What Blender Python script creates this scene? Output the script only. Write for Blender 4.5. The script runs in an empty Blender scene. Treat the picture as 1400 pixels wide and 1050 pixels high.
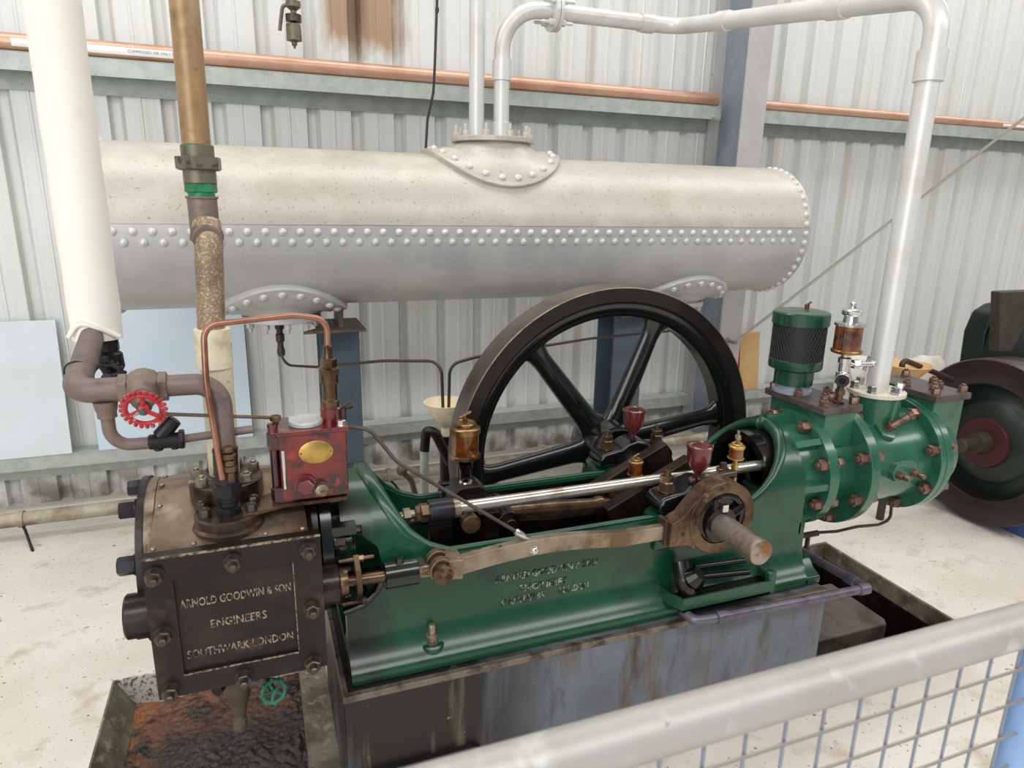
import bpy, bmesh, math, random
from mathutils import Vector, Matrix
random.seed(7)
PI=math.pi
SC=bpy.context.scene
COL=SC.collection

# ------------------------------------------------------------------ materials
def lin(c):
    def f(v):
        v/=255.0
        return v/12.92 if v<=0.04045 else ((v+0.055)/1.055)**2.4
    return (f(c[0]),f(c[1]),f(c[2]),1.0)

def M(name,col,rough=.5,metal=0.0,layers=(),bump=None,coat=0.0,spec=None,rvar=None,sub=None):
    """layers: (colour, scale, lo, hi[, stretch xyz[, detail]])  mixed over the base by noise"""
    m=bpy.data.materials.new(name); m.use_nodes=True
    nt=m.node_tree; N=nt.nodes; L=nt.links
    b=N['Principled BSDF']
    b.inputs['Roughness'].default_value=rough
    b.inputs['Metallic'].default_value=metal
    if coat: b.inputs['Coat Weight'].default_value=coat; b.inputs['Coat Roughness'].default_value=.12
    if spec is not None: b.inputs['Specular IOR Level'].default_value=spec
    tc=N.new('ShaderNodeTexCoord')
    def noise(scale,stretch=(1,1,1),detail=4.0):
        mp=N.new('ShaderNodeMapping'); mp.inputs['Scale'].default_value=stretch
        L.new(tc.outputs['Object'],mp.inputs['Vector'])
        n=N.new('ShaderNodeTexNoise'); n.inputs['Scale'].default_value=scale; n.inputs['Detail'].default_value=detail
        n.inputs['Roughness'].default_value=.62
        L.new(mp.outputs['Vector'],n.inputs['Vector'])
        return n.outputs['Fac']
    cur=None
    if not layers: b.inputs['Base Color'].default_value=lin(col)
    else:
        rgb=N.new('ShaderNodeRGB'); rgb.outputs[0].default_value=lin(col); cur=rgb.outputs[0]
        for ly in layers:
            c,scale,lo,hi=ly[:4]; st=ly[4] if len(ly)>4 else (1,1,1); de=ly[5] if len(ly)>5 else 4.0
            fac=noise(scale,st,de)
            mr=N.new('ShaderNodeMapRange'); mr.inputs['From Min'].default_value=lo; mr.inputs['From Max'].default_value=hi
            L.new(fac,mr.inputs['Value'])
            mx=N.new('ShaderNodeMix'); mx.data_type='RGBA'
            fo=mr.outputs['Result']
            if len(ly)>6:
                sp=N.new('ShaderNodeSeparateXYZ'); L.new(tc.outputs['Object'],sp.inputs[0]); mk=N.new('ShaderNodeMapRange')
                mk.inputs['From Min'].default_value=ly[6][1]; mk.inputs['From Max'].default_value=ly[6][2]; L.new(sp.outputs[ly[6][0]],mk.inputs['Value'])
                mm=N.new('ShaderNodeMath'); mm.operation='MULTIPLY'; L.new(fo,mm.inputs[0]); L.new(mk.outputs['Result'],mm.inputs[1]); fo=mm.outputs[0]
            L.new(fo,mx.inputs['Factor']); L.new(cur,mx.inputs['A']); mx.inputs['B'].default_value=lin(c)
            cur=mx.outputs['Result']
        L.new(cur,b.inputs['Base Color'])
    if rvar:
        scale,lo,hi,r0,r1=rvar
        mr=N.new('ShaderNodeMapRange'); L.new(noise(scale),mr.inputs['Value'])
        mr.inputs['From Min'].default_value=lo; mr.inputs['From Max'].default_value=hi
        mr.inputs['To Min'].default_value=r0; mr.inputs['To Max'].default_value=r1
        L.new(mr.outputs['Result'],b.inputs['Roughness'])
    if bump:
        bp=N.new('ShaderNodeBump'); bp.inputs['Strength'].default_value=bump[1]; bp.inputs['Distance'].default_value=bump[2] if len(bump)>2 else .004
        L.new(noise(bump[0]),bp.inputs['Height']); L.new(bp.outputs['Normal'],b.inputs['Normal'])
    m['_col']=None if cur is None else 1
    return m

# ------------------------------------------------------------------ mesh builder
def frame(d):
    d=Vector(d).normalized()
    a=Vector((0,0,1)) if abs(d.z)<.9 else Vector((1,0,0))
    u=d.cross(a).normalized(); v=d.cross(u).normalized()
    return d,u,v

class MB:
    def __init__(s): s.bm=bmesh.new()
    def face(s,vs):
        try: return s.bm.faces.new(vs)
        except ValueError: return None
    def ring(s,c,u,v,r,n,ph=0):
        return [s.bm.verts.new(Vector(c)+u*(r*math.cos(2*PI*i/n+ph))+v*(r*math.sin(2*PI*i/n+ph))) for i in range(n)]
    def bridge(s,a,b):
        n=len(a)
        for i in range(n): s.face((a[i],a[(i+1)%n],b[(i+1)%n],b[i]))
    def box(s,x0,x1,y0,y1,z0,z1,M4=None):
        vs=[Vector((x,y,z)) for x in (x0,x1) for y in (y0,y1) for z in (z0,z1)]
        if M4: vs=[M4@v for v in vs]
        b=[s.bm.verts.new(v) for v in vs]
        for f in ((0,1,3,2),(4,6,7,5),(0,4,5,1),(2,3,7,6),(0,2,6,4),(1,5,7,3)): s.face([b[i] for i in f])
        return s
    def lathe(s,p,d,prof,n=28,closed=False,ph=0):
        d,u,v=frame(d); p=Vector(p)
        R=[]
        for t,r in prof:
            R.append(s.ring(p+d*t,u,v,max(r,1e-5),n,ph))
        for a,b in zip(R,R[1:]): s.bridge(a,b)
        if closed: s.bridge(R[-1],R[0])
        else:
            if prof[0][1]>1e-4: s.face(R[0][::-1])
            if prof[-1][1]>1e-4: s.face(R[-1])
        return s
    def cyl(s,p0,p1,r,r1=None,n=24):
        p0=Vector(p0);p1=Vector(p1); L=(p1-p0).length
        return s.lathe(p0,p1-p0,[(0,r),(L,r if r1 is None else r1)],n)
    def washer(s,p,d,r0,r1,h,n=32):
        return s.lathe(p,d,[(0,r0),(0,r1),(h,r1),(h,r0)],n,closed=True)
    def torus(s,p,d,R,r,n=36,m=10):
        return s.lathe(p,d,[(r*math.sin(2*PI*k/m),R+r*math.cos(2*PI*k/m)) for k in range(m)],n,closed=True)
    def sphere(s,c,r,n=16,sq=1.0,d=(0,0,1)):
        k=max(6,n//2)
        return s.lathe(c,d,[(-r*sq*math.cos(PI*i/k),r*math.sin(PI*i/k)) for i in range(k+1)],n)
    def dome(s,c,d,r,h=None,n=12):
        h=h or r*.75
        return s.lathe(c,d,[(-.002,r),(0,r)]+[(h*math.sin(PI/2*i/4),r*math.cos(PI/2*i/4)) for i in range(1,5)],n)
    def hexn(s,p,d,af,h,ph=0): return s.lathe(p,d,[(0,af*.577),(h*.88,af*.577),(h,af*.5)],6,ph=ph)
    def bolt(s,p,d,af,h,stud=0,sr=None):
        """hex nut with a washer and an optional stud end"""
        d=Vector(d).normalized(); p=Vector(p)
        s.lathe(p,d,[(0,af*.64),(af*.09,af*.64)],18)
        s.hexn(p+d*af*.09,d,af,h,random.random())
        if stud: s.lathe(p+d*(h),d,[(0,(sr or af*.3)),(stud*.85,(sr or af*.3)),(stud,(sr or af*.3)*.75)],12)
        return s
    def path(s,pts,fil=0,seg=6):
        P=[Vector(p) for p in pts]
        if not fil: return P
        fr=fil if isinstance(fil,(list,tuple)) else [fil]*len(P)
        out=[P[0]]
        for i in range(1,len(P)-1):
            a=(P[i-1]-P[i]); b=(P[i+1]-P[i]); la,lb=a.length,b.length
            a.normalize(); b.normalize()
            ang=a.angle(b)
            if ang>PI-.03 or fr[i]<=0: out.append(P[i]); continue
            t=min(fr[i]/math.tan(ang/2),la*.48,lb*.48)
            p0=P[i]+a*t; p1=P[i]+b*t
            r=t*math.tan(ang/2); c=P[i]+(a+b).normalized()*(r/math.sin(ang/2))
            v0=p0-c; v1=p1-c; w=v0.angle(v1); ax=v0.cross(v1).normalized()
            for k in range(seg+1): out.append(c+Matrix.Rotation(w*k/seg,3,ax)@v0)
        out.append(P[-1]); return out
    def tube(s,pts,r,n=12,fil=0,seg=6,caps=True,closed=False):
        P=s.path(pts,fil,seg); rr=r if isinstance(r,(list,tuple)) else [r]*len(P)
        T=[]
        for i in range(len(P)):
            if closed: t=(P[(i+1)%len(P)]-P[i-1])
            else: t=(P[min(i+1,len(P)-1)]-P[max(i-1,0)])
            T.append(t.normalized())
        d,u,v=frame(T[0]); R=[]
        for i,p in enumerate(P):
            if i:
                q=T[i-1].rotation_difference(T[i]); u=q@u; v=q@v
            R.append(s.ring(p,u,v,rr[i],n))
        for a,b in zip(R,R[1:]): s.bridge(a,b)
        if closed: s.bridge(R[-1],R[0])
        elif caps: s.face(R[0][::-1]); s.face(R[-1])
        return s
    def prism(s,poly,ax,a0,a1):
        f={'y':lambda p,a:(p[0],a,p[1]),'x':lambda p,a:(a,p[0],p[1]),'z':lambda p,a:(p[0],p[1],a)}[ax]
        A=[s.bm.verts.new(f(p,a0)) for p in poly]; B=[s.bm.verts.new(f(p,a1)) for p in poly]
        s.bridge(A,B); s.face(A[::-1]); s.face(B); return s
    def loft(s,secs,caps=True):
        R=[[s.bm.verts.new(p) for p in sec] for sec in secs]
        for a,b in zip(R,R[1:]): s.bridge(a,b)
        if caps: s.face(R[0][::-1]); s.face(R[-1])
        return s
    def sheet(s,rows):
        R=[[s.bm.verts.new(p) for p in r] for r in rows]
        for a,b in zip(R,R[1:]):
            for i in range(len(a)-1): s.face((a[i],a[i+1],b[i+1],b[i]))
        return s
    def text(s,body,cx,cz,y,width,height,ext=.003,bold=0.0):
        """raised letters standing on a plane facing -Y, centred on (cx,cz)"""
        cu=bpy.data.curves.new('t','FONT'); cu.body=body; cu.size=1; cu.extrude=ext/height*.5; cu.align_x='CENTER'; cu.resolution_u=2; cu.offset=bold
        o=bpy.data.objects.new('t',cu); COL.objects.link(o)
        dg=bpy.context.evaluated_depsgraph_get(); me=bpy.data.meshes.new_from_object(o.evaluated_get(dg))
        xs=[v.co.x for v in me.vertices]; ys=[v.co.y for v in me.vertices]
        w=max(xs)-min(xs); mx=(max(xs)+min(xs))/2; h=max(ys)-min(ys); my=(max(ys)+min(ys))/2
        for v in me.vertices:
            x,yy,z=v.co
            v.co=(cx+(x-mx)/w*width, y-z*height, cz+(yy-my)/h*height)
        s.bm.from_mesh(me); bpy.data.objects.remove(o); bpy.data.curves.remove(cu); bpy.data.meshes.remove(me)
        return s
    def mesh(s,name,base=(0,0,0),ang=38):
        bmesh.ops.remove_doubles(s.bm,verts=s.bm.verts,dist=2e-6)
        bmesh.ops.dissolve_degenerate(s.bm,dist=1e-6,edges=s.bm.edges)
        bmesh.ops.recalc_face_normals(s.bm,faces=s.bm.faces)
        me=bpy.data.meshes.new(name); bmesh.ops.translate(s.bm,verts=s.bm.verts,vec=-Vector(base))
        s.bm.to_mesh(me); s.bm.free()
        me.polygons.foreach_set('use_smooth',[True]*len(me.polygons)); me.set_sharp_from_angle(angle=math.radians(ang))
        return me

def add_bevel(o,w,seg=2):
    m=o.modifiers.new('bevel','BEVEL'); m.width=w; m.segments=seg; m.limit_method='ANGLE'; m.angle_limit=math.radians(40)
    m.use_clamp_overlap=True; m.harden_normals=True

def link(name,me,mat,parent=None,bev=0):
    o=bpy.data.objects.new(name,me); COL.objects.link(o)
    if mat: me.materials.clear(); me.materials.append(mat)
    if parent: o.parent=parent
    if bev: add_bevel(o,bev)
    return o

def struct(name,mb,mat,bev=0,label=None,ang=38):
    o=link(name,mb.mesh(name,ang=ang),mat,None,bev); o['kind']='structure'
    if label: o['label']=label
    return o

def tag(o,label,cat,group=None):
    o['label']=label; o['category']=cat
    if group: o['group']=group
    return o

def solo(name,mb,mat,label,cat,group=None,bev=0,base=None,ang=38):
    """a thing that is one mesh"""
    if base is None:
        vs=[v.co for v in mb.bm.verts]
        base=(sum(v.x for v in vs)/len(vs),sum(v.y for v in vs)/len(vs),min(v.z for v in vs))
    o=link(name,mb.mesh(name,base,ang),mat,None,bev); o.location=base
    return tag(o,label,cat,group)

class Thing:
    def __init__(s,name,label,cat,base,group=None):
        s.base=Vector(base); s.e=bpy.data.objects.new(name,None); COL.objects.link(s.e); s.e.location=base
        s.e.empty_display_size=.05; tag(s.e,label,cat,group); s.cache={}
    def part(s,name,mb,mat,parent=None,bev=0,label=None,ang=38,stuff=False):
        o=link(name,mb.mesh(name,s.base,ang),mat,parent or s.e,bev)
        if label: o['label']=label
        if stuff: o['kind']='stuff'
        return o
    def many(s,name,key,make,mat,places,parent=None,label=None):
        """copies of one small part; places = (point, direction)"""
        if key not in s.cache:
            mb=MB(); make(mb); me=mb.mesh(name); me.materials.append(mat); s.cache[key]=me
        me=s.cache[key]; out=[]
        for p,d in places:
            o=bpy.data.objects.new(name,me); COL.objects.link(o); o.parent=parent or s.e
            o.location=Vector(p)-s.base; o.rotation_mode='QUATERNION'
            o.rotation_quaternion=Vector((0,0,1)).rotation_difference(Vector(d).normalized())@__import__('mathutils').Quaternion((0,0,1),random.random()*2)
            if label: o['label']=label
            out.append(o)
        return out
def nutf(af,h,stud=0): return lambda mb: mb.bolt((0,0,0),(0,0,1),af,h,stud)
# ------------------------------------------------------------------ materials of the place
dirt=(58,44,34); rust=(126,74,42); oil=(26,21,18)
m_floor=M('concrete',(218,211,202),.7,layers=[((202,191,177),1.6,.42,.72),((176,160,138),6,.56,.78),((140,112,84),19,.66,.72),((84,70,56),60,.64,.69),((60,52,46),95,.67,.72)],bump=(40,.12))
m_pit=M('pit_concrete',(122,114,98),.6,layers=[((84,72,56),7,.42,.62),((146,142,128),24,.55,.7),((72,84,66),5,.54,.74),((40,34,28),34,.62,.72)],bump=(30,.35))
m_pitfar=M('pit_speckled_concrete',(188,184,172),.8,layers=[((90,84,76),70,.5,.6)],bump=(70,.4))
m_sump=M('oily_sump_floor',(40,29,23),.26,layers=[((18,13,11),14,.42,.6),((78,50,36),6,.48,.68,(1,1,1),4,('Y',1.85,2.2)),((122,80,58),8,.42,.58,(1,1,1),4,('Y',2.06,2.24)),((140,86,48),11,.42,.56,(1,1,1),4,('X',-.37,-.50))],bump=(120,.6,.006),rvar=(9,.4,.6,.14,.5))
m_galv=M('galvanised_steel',(182,188,182),.5,.3,layers=[((164,170,164),14,.4,.65),((130,126,110),40,.64,.76)])
m_galv2=M('blue_steel_and_web_shade',(136,144,156),.5,.15,layers=[((146,154,164),9,.4,.65)])
m_col=M('grey_column_paint',(180,178,177),.5,layers=[((170,168,168),5,.4,.7),((120,96,80),12,.66,.72)])
m_stand=M('blue_grey_paint',(80,92,104),.45,layers=[((68,80,92),10,.4,.7)])
m_plate=M('brown_steel_plate',(100,88,76),.55,.3,layers=[((84,66,52),20,.4,.65)])
m_board=M('pale_blue_board',(214,222,228),.55,layers=[((206,212,216),3,.4,.7)])
m_board2=M('pale_blue_board_sky',(196,212,226),.5,layers=[((206,214,220),3,.4,.7)])
m_tank_hi=M('toplit_weathered_aluminium_paint',(188,182,172),.40,.15,layers=[((178,166,146),2.2,.5,.75),((150,132,108),85,.60,.70),((208,202,192),4,.5,.8)],bump=(90,.06))  # warm top light and its highlights put into the cream, plus rust specks
m_tank_lo=M('aluminium_paint',(194,193,192),.40,.22,layers=[((172,172,174),3,.4,.7),((150,140,128),80,.69,.76)],bump=(90,.06))
m_silver=M('silver_pipe_paint',(214,214,212),.38,.25,layers=[((196,190,180),5,.5,.75),((130,104,80),34,.7,.76)])
m_rivet=M('silver_rivet_paint',(206,206,204),.35,.25)
m_lag=M('white_canvas_lagging',(236,232,224),.75,layers=[((228,214,192),4,.58,.78)],bump=(60,.12))
m_brownpipe=M('brown_stained_pipe',(150,122,88),.38,.25,layers=[((176,150,112),8,.45,.65),((104,76,54),6,.52,.7),((58,44,36),40,.66,.74)])
m_speck=M('speckled_brown_pipe',(140,118,98),.42,.25,layers=[((196,180,158),190,.50,.66),((96,70,56),7,.5,.7)],bump=(90,.2))
m_creampipe=M('cream_flaking_pipe',(214,204,180),.55,layers=[((184,160,120),10,.5,.68),((120,92,62),30,.64,.72)],bump=(45,.3))
m_union=M('verdigris_bronze',(112,106,90),.4,.4,layers=[((84,110,90),24,.56,.70),((60,52,40),30,.55,.7)],bump=(60,.25))
m_greennut=M('green_painted_nut',(38,120,76),.35,layers=[((28,80,54),30,.5,.7)])
m_darkpipe=M('dull_purple_brown_pipe',(112,98,96),.5,.3,layers=[((128,112,98),5,.4,.7),((78,66,66),16,.5,.75)])
m_darkiron=M('dark_blue_black_iron',(40,38,44),.35,.5,layers=[((28,25,26),14,.4,.7)])
m_redwheel=M('red_paint_with_highlights',(168,26,38),.35,layers=[((122,16,26),40,.5,.66),((226,190,192),34,.60,.70)])  # pale layer paints white highlights onto the red
m_copper=M('copper_pipe',(206,164,142),.38,.55,layers=[((190,142,118),6,.45,.7)])
m_coppertube=M('copper_tube',(166,118,98),.3,.7,layers=[((120,80,64),14,.5,.7)])
m_tape=M('white_tape',(246,246,244),.5)
m_ink=M('grey_ink',(120,134,150),.6)
m_red=M('oily_red_enamel',(112,20,18),.2,layers=[((50,11,12),9,.42,.58),((164,48,30),16,.58,.70),((26,10,10),20,.54,.66)],coat=.6,bump=(40,.1))
m_redcup=M('maroon_enamel_cup',(96,36,38),.2,layers=[((64,24,24),10,.45,.65)],coat=.5)
m_brass=M('brass',(196,164,92),.32,.85,layers=[((150,116,58),20,.5,.7)])
m_oldbrass=M('tarnished_brass',(150,118,76),.28,.8,layers=[((86,62,38),16,.42,.62)])
m_bronze=M('oily_bronze',(112,90,68),.26,.65,layers=[((62,44,32),8,.40,.60),((150,128,102),15,.60,.74),((28,20,16),22,.58,.7)])
m_chrome=M('worn_chrome',(206,206,204),.18,.95,layers=[((150,136,116),30,.62,.72)])
m_iron=M('oily_brown_black_iron',(44,35,31),.34,.3,layers=[((26,20,18),5,.4,.62),((84,66,54),8,.6,.76),((28,24,24),20,.55,.7)],bump=(50,.12),rvar=(6,.4,.65,.26,.5))
m_lagging=M('stained_sheet_metal',(138,122,106),.28,.7,layers=[((110,88,68),5,.42,.62),((168,156,140),7,.56,.72),((66,48,38),9,.58,.72)],rvar=(6,.4,.65,.25,.5))
m_letter=M('worn_raised_letters',(158,142,126),.38,.4,layers=[((72,60,52),110,.46,.56)])
m_letterg=M('oily_letters_with_glints',(150,156,138),.3,.2,layers=[((22,44,30),70,.42,.54),((10,14,10),40,.54,.64)])  # pale base paints glints onto the letters, dark layers are oil and dirt
m_nut=M('steel_nut',(156,144,126),.32,.7,layers=[((100,80,62),30,.45,.65)])
m_nutd=M('dark_steel_nut',(88,78,72),.30,.65,layers=[((60,48,42),30,.45,.65)])
m_nutb=M('brown_steel_nut',(124,98,86),.32,.6,layers=[((80,58,50),40,.45,.65)])
m_green=M('green_enamel',(13,62,41),.30,layers=[((20,78,53),3,.45,.7),((9,40,28),6,.50,.70),((24,26,18),11,.62,.74),((14,18,13),6,.40,.56,(1,1,1),4,('X',-.60,-.72))],coat=.25,bump=(24,.05))
m_green2=M('clean_green_enamel',(36,90,68),.26,layers=[((48,104,82),4,.45,.7),((22,68,50),9,.55,.75)],coat=.35,bump=(30,.04))
m_oilgreen=M('oil_soaked_green',(15,26,20),.18,layers=[((12,14,12),8,.4,.6),((24,70,48),10,.6,.75)],coat=.4)
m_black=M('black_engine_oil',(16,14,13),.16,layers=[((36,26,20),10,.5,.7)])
m_flyblk=M('glossy_black_enamel',(15,15,17),.2,layers=[((30,26,26),10,.6,.75)],coat=.4)
m_rim=M('dark_brown_rim_steel',(42,36,34),.34,.35,layers=[((26,22,22),6,.4,.65)])
m_tread=M('brown_worn_tread',(104,92,86),.36,.55,layers=[((72,58,54),7,.42,.66)])
m_rod=M('bright_steel_rod',(196,192,184),.26,.85,layers=[((150,136,118),12,.5,.7)])
m_bar=M('stained_flat_bar',(154,142,124),.34,.7,layers=[((110,90,68),8,.42,.62),((52,42,34),36,.64,.72)])
m_shaft=M('rusty_shaft_steel',(156,146,134),.32,.6,layers=[((136,92,58),9,.48,.58),((96,60,40),16,.55,.7)])
m_amber=M('amber_oil',(112,58,18),.08,layers=[((52,24,10),16,.40,.58),((186,128,50),13,.57,.70)],coat=.8)
m_plinth=M('grey_blue_plinth_paint',(98,104,114),.42,layers=[((84,88,94),5,.4,.65),((88,72,56),5,.55,.72,(1.8,1,.25)),((58,48,40),4.5,.58,.70,(1.6,1,.4)),((28,21,17),3.0,.28,.50,(2.4,1,.3),4,('X',-.16,-.40)),((78,76,58),6,.60,.70,(3,1,.3),4,('X',-.2,-.5)),((140,134,122),44,.69,.74)])
m_edge=M('worn_steel_edge',(120,110,100),.4,.5,layers=[((70,58,50),20,.45,.65)])
m_mesh=M('black_wire_mesh',(40,36,38),.5,.3)
m_cover=M('grey_brown_cover_plate',(96,86,84),.42,.4,layers=[((70,60,60),9,.42,.66),((44,34,32),14,.6,.7)])
m_flange=M('stained_pale_flange',(206,196,178),.5,.15,layers=[((150,112,76),20,.56,.7)])
m_cream=M('cream_plastic',(236,220,190),.4,layers=[((190,130,70),6,.6,.75)])
m_tan=M('tan_card',(210,174,124),.7,layers=[((196,150,96),6,.4,.7)])
m_orange=M('orange_print',(214,74,26),.6)
m_white=M('white_bag',(226,222,212),.35,layers=[((204,196,180),6,.45,.7)],bump=(9,.5,.02))
m_maroon=M('dark_maroon_paint',(46,28,30),.34,layers=[((34,22,24),6,.4,.7)])
m_dkgreen=M('dark_green_machine_paint',(20,34,28),.4,layers=[((14,22,18),6,.4,.7),((120,104,74),9,.68,.76)])
m_redhub=M('dull_red_hub_paint',(62,24,28),.45)
m_dullsteel=M('dull_steel',(78,70,64),.5,.4,layers=[((62,52,44),9,.42,.66)])
m_blue=M('blue_paint',(60,80,130),.45)
m_bluepost=M('pale_blue_post_paint',(122,156,204),.4,layers=[((150,180,220),4,.4,.7)])
m_rail=M('weathered_galvanised_tube',(164,162,158),.46,.2,layers=[((156,152,144),5,.45,.68),((186,185,182),18,.58,.72),((130,122,110),60,.68,.74)],bump=(60,.08))
m_wire=M('grey_mesh_wire',(140,146,164),.4,.5)
m_wire2=M('brownish_mesh_wire',(150,142,136),.45,.4)
m_lowpipe=M('weathered_floor_pipe',(168,160,142),.5,.25,layers=[((128,110,88),8,.45,.65),((190,184,170),12,.6,.75)])
m_cable=M('black_cable',(30,26,26),.4)
m_browntube=M('dark_brown_tube',(64,50,46),.4,.3)
m_drain=M('violet_grey_pipe',(104,100,112),.4,.5,layers=[((70,64,72),12,.45,.7)])
m_valveg=M('verdigris_handwheel',(40,104,80),.4,layers=[((30,80,62),30,.5,.7)])
m_web=M('oil_dark_crank_web',(58,44,35),.26,.55,layers=[((34,26,22),9,.42,.6)])
m_brownfl=M('oily_brown_flange',(92,76,64),.3,.6,layers=[((54,42,36),9,.42,.62),((150,132,112),14,.60,.72)])
m_red_dk=M('dark_plum_enamel',(52,22,30),.18,layers=[((24,14,20),14,.45,.62),((120,40,40),18,.6,.7)],coat=.5)
m_step=M('dark_damp_concrete',(88,78,70),.55,layers=[((60,50,44),8,.42,.62)],bump=(40,.2))
m_cabl=M('pale_steel_rope',(150,146,138),.4,.5)

def wall_material():
    m=M('corrugated_sheet',(226,224,218),.48,.08)
    nt=m.node_tree;N=nt.nodes;L=nt.links;b=N['Principled BSDF']
    tc=N.new('ShaderNodeTexCoord'); sx=N.new('ShaderNodeSeparateXYZ'); L.new(tc.outputs['Object'],sx.inputs[0])
    def noise(scale,st,detail=4):
        mp=N.new('ShaderNodeMapping'); mp.inputs['Scale'].default_value=st; L.new(tc.outputs['Object'],mp.inputs['Vector'])
        n=N.new('ShaderNodeTexNoise'); n.inputs['Scale'].default_value=scale; n.inputs['Detail'].default_value=detail; L.new(mp.outputs[0],n.inputs['Vector']); return n.outputs['Fac']
    def mapr(v,a,b_,c=0,d=1):
        r=N.new('ShaderNodeMapRange'); L.new(v,r.inputs['Value'])
        for k,x in zip(('From Min','From Max','To Min','To Max'),(a,b_,c,d)): r.inputs[k].default_value=x
        return r.outputs['Result']
    def math_(op,a,b_):
        r=N.new('ShaderNodeMath'); r.operation=op
        for i,x in enumerate((a,b_)):
            if isinstance(x,(int,float)): r.inputs[i].default_value=x
            else: L.new(x,r.inputs[i])
        return r.outputs[0]
    def mix(f,a,c):
        r=N.new('ShaderNodeMix'); r.data_type='RGBA'; L.new(f,r.inputs['Factor']); L.new(a,r.inputs['A']); r.inputs['B'].default_value=lin(c); return r.outputs['Result']
    base=N.new('ShaderNodeRGB'); base.outputs[0].default_value=lin((216,218,216)); c=base.outputs[0]
    c=mix(mapr(noise(3,(9,1,.25)),.5,.78,0,.55),c,(196,182,158))      # faint rusty runs
    c=mix(mapr(noise(70,(1,1,1)),.7,.76,0,.5),c,(120,110,96))          # specks
    # brown stain from a roof leak between two ribs
    dx=math_('ABSOLUTE',math_('SUBTRACT',sx.outputs['X'],.63),0)
    n=noise(9,(1.6,1,.6))
    edge=math_('ADD',dx,math_('MULTIPLY',math_('SUBTRACT',n,.5),.16))
    lo=math_('ADD',sx.outputs['Z'],math_('MULTIPLY',math_('SUBTRACT',n,.5),.22))
    f=math_('MULTIPLY',mapr(edge,.25,.15),mapr(lo,2.30,2.40))
    c=mix(math_('MULTIPLY',f,.8),c,(150,108,58))
    f2=math_('MULTIPLY',mapr(math_('ABSOLUTE',math_('SUBTRACT',sx.outputs['X'],.60),0),.07,.01),mapr(lo,2.26,2.5))
    c=mix(math_('MULTIPLY',f2,.7),c,(74,50,36))
    # grime splashed along the foot of the wall
    g=math_('MULTIPLY',mapr(sx.outputs['Z'],.34,.05),mapr(noise(7,(1,1,1)),.34,.62))
    c=mix(math_('MULTIPLY',g,.85),c,(96,84,66))
    L.new(c,b.inputs['Base Color'])
    return m
m_wall=wall_material()
WORLD=.27; EXPO=0.0
WARM=(1.0,.95,.87); COOL=(.86,.93,1.0)
def LIGHTS():
    # daylight through two strips of roof sheeting and the open shed front
    area('roof_light_strip',(2.0,-1.55,4.5),(14,1.3),390,(1,.99,.97),(2.0,-1.55,0))
    area('roof_light_strip_back',(2.0,2.92,4.5),(14,.95),205,(1,.985,.96),(2.0,2.92,0))
    area('open_front_daylight',(-3.5,-4.6,2.4),(5,3.6),210,(.97,.99,1.0),(1.0,1.8,.8))
# ------------------------------------------------------------------ the setting
# floor with the sump in front of the cylinder and the pit beside the plinth
XA,XB,YA,YB=-7.0,12.0,-5.0,4.02
def slab(mb,x0,x1,y0,y1): mb.box(x0,x1,y0,y1,-.5,0)
mb=MB()
slab(mb,XA,XB,YA,1.25); slab(mb,XA,-.55,1.25,2.295); slab(mb,.045,.129,1.25,2.295)
slab(mb,.129,2.54,1.25,1.475); slab(mb,1.666,2.54,1.475,1.60); slab(mb,2.54,XB,1.25,2.295); slab(mb,XA,XB,2.295,YB); slab(mb,.129,1.666,2.035,2.295)
struct('floor',mb,m_floor)
# sump floor, sloping sides and speckled end
from mathutils import noise as mnoise
def sumpz(x,y):
    p=Vector((x,y,0)); return -.102+.010*mnoise.noise(p*9)+.007*abs(mnoise.noise(p*28))+.005*mnoise.noise(p*62)+.004*abs(mnoise.noise(p*110))
mb=MB(); mb.sheet([[(-.62+.7*i/200,1.25+1.045*j/300,sumpz(-.62+.7*i/200,1.25+1.045*j/300)) for i in range(201)] for j in range(301)])
struct('trim_1',mb,m_sump)
mb=MB(); mb.prism([(-.552,.0),(-.545,.003),(-.485,-.10),(-.552,-.11)],'y',1.25,2.29)
struct('trim_2',mb,m_pit)
mb=MB(); mb.prism([(2.298,.001),(2.29,.001),(2.272,-.11),(2.298,-.11)],'x',-.552,.045); struct('trim_3',mb,m_pitfar)
mb=MB(); mb.box(.043,.131,1.28,2.29,-.3,.004); struct('trim_4',mb,m_pit)
# pit beside the plinth
mb=MB(); mb.box(1.667,2.545,1.603,2.295,-.42,-.33); struct('trim_5',mb,m_sump)
mb=MB(); mb.box(2.530,2.545,1.60,2.298,-.085,-.001); mb.box(1.67,2.545,2.283,2.30,-.085,-.001); struct('trim_6',mb,m_pit,.004)
mb=MB(); mb.box(2.534,2.5395,1.60,2.296,-.4,-.085); mb.box(1.667,2.539,2.288,2.2945,-.4,-.085); mb.box(1.667,2.53,1.585,1.603,-.4,-.02); struct('trim_7',mb,m_iron)
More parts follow.
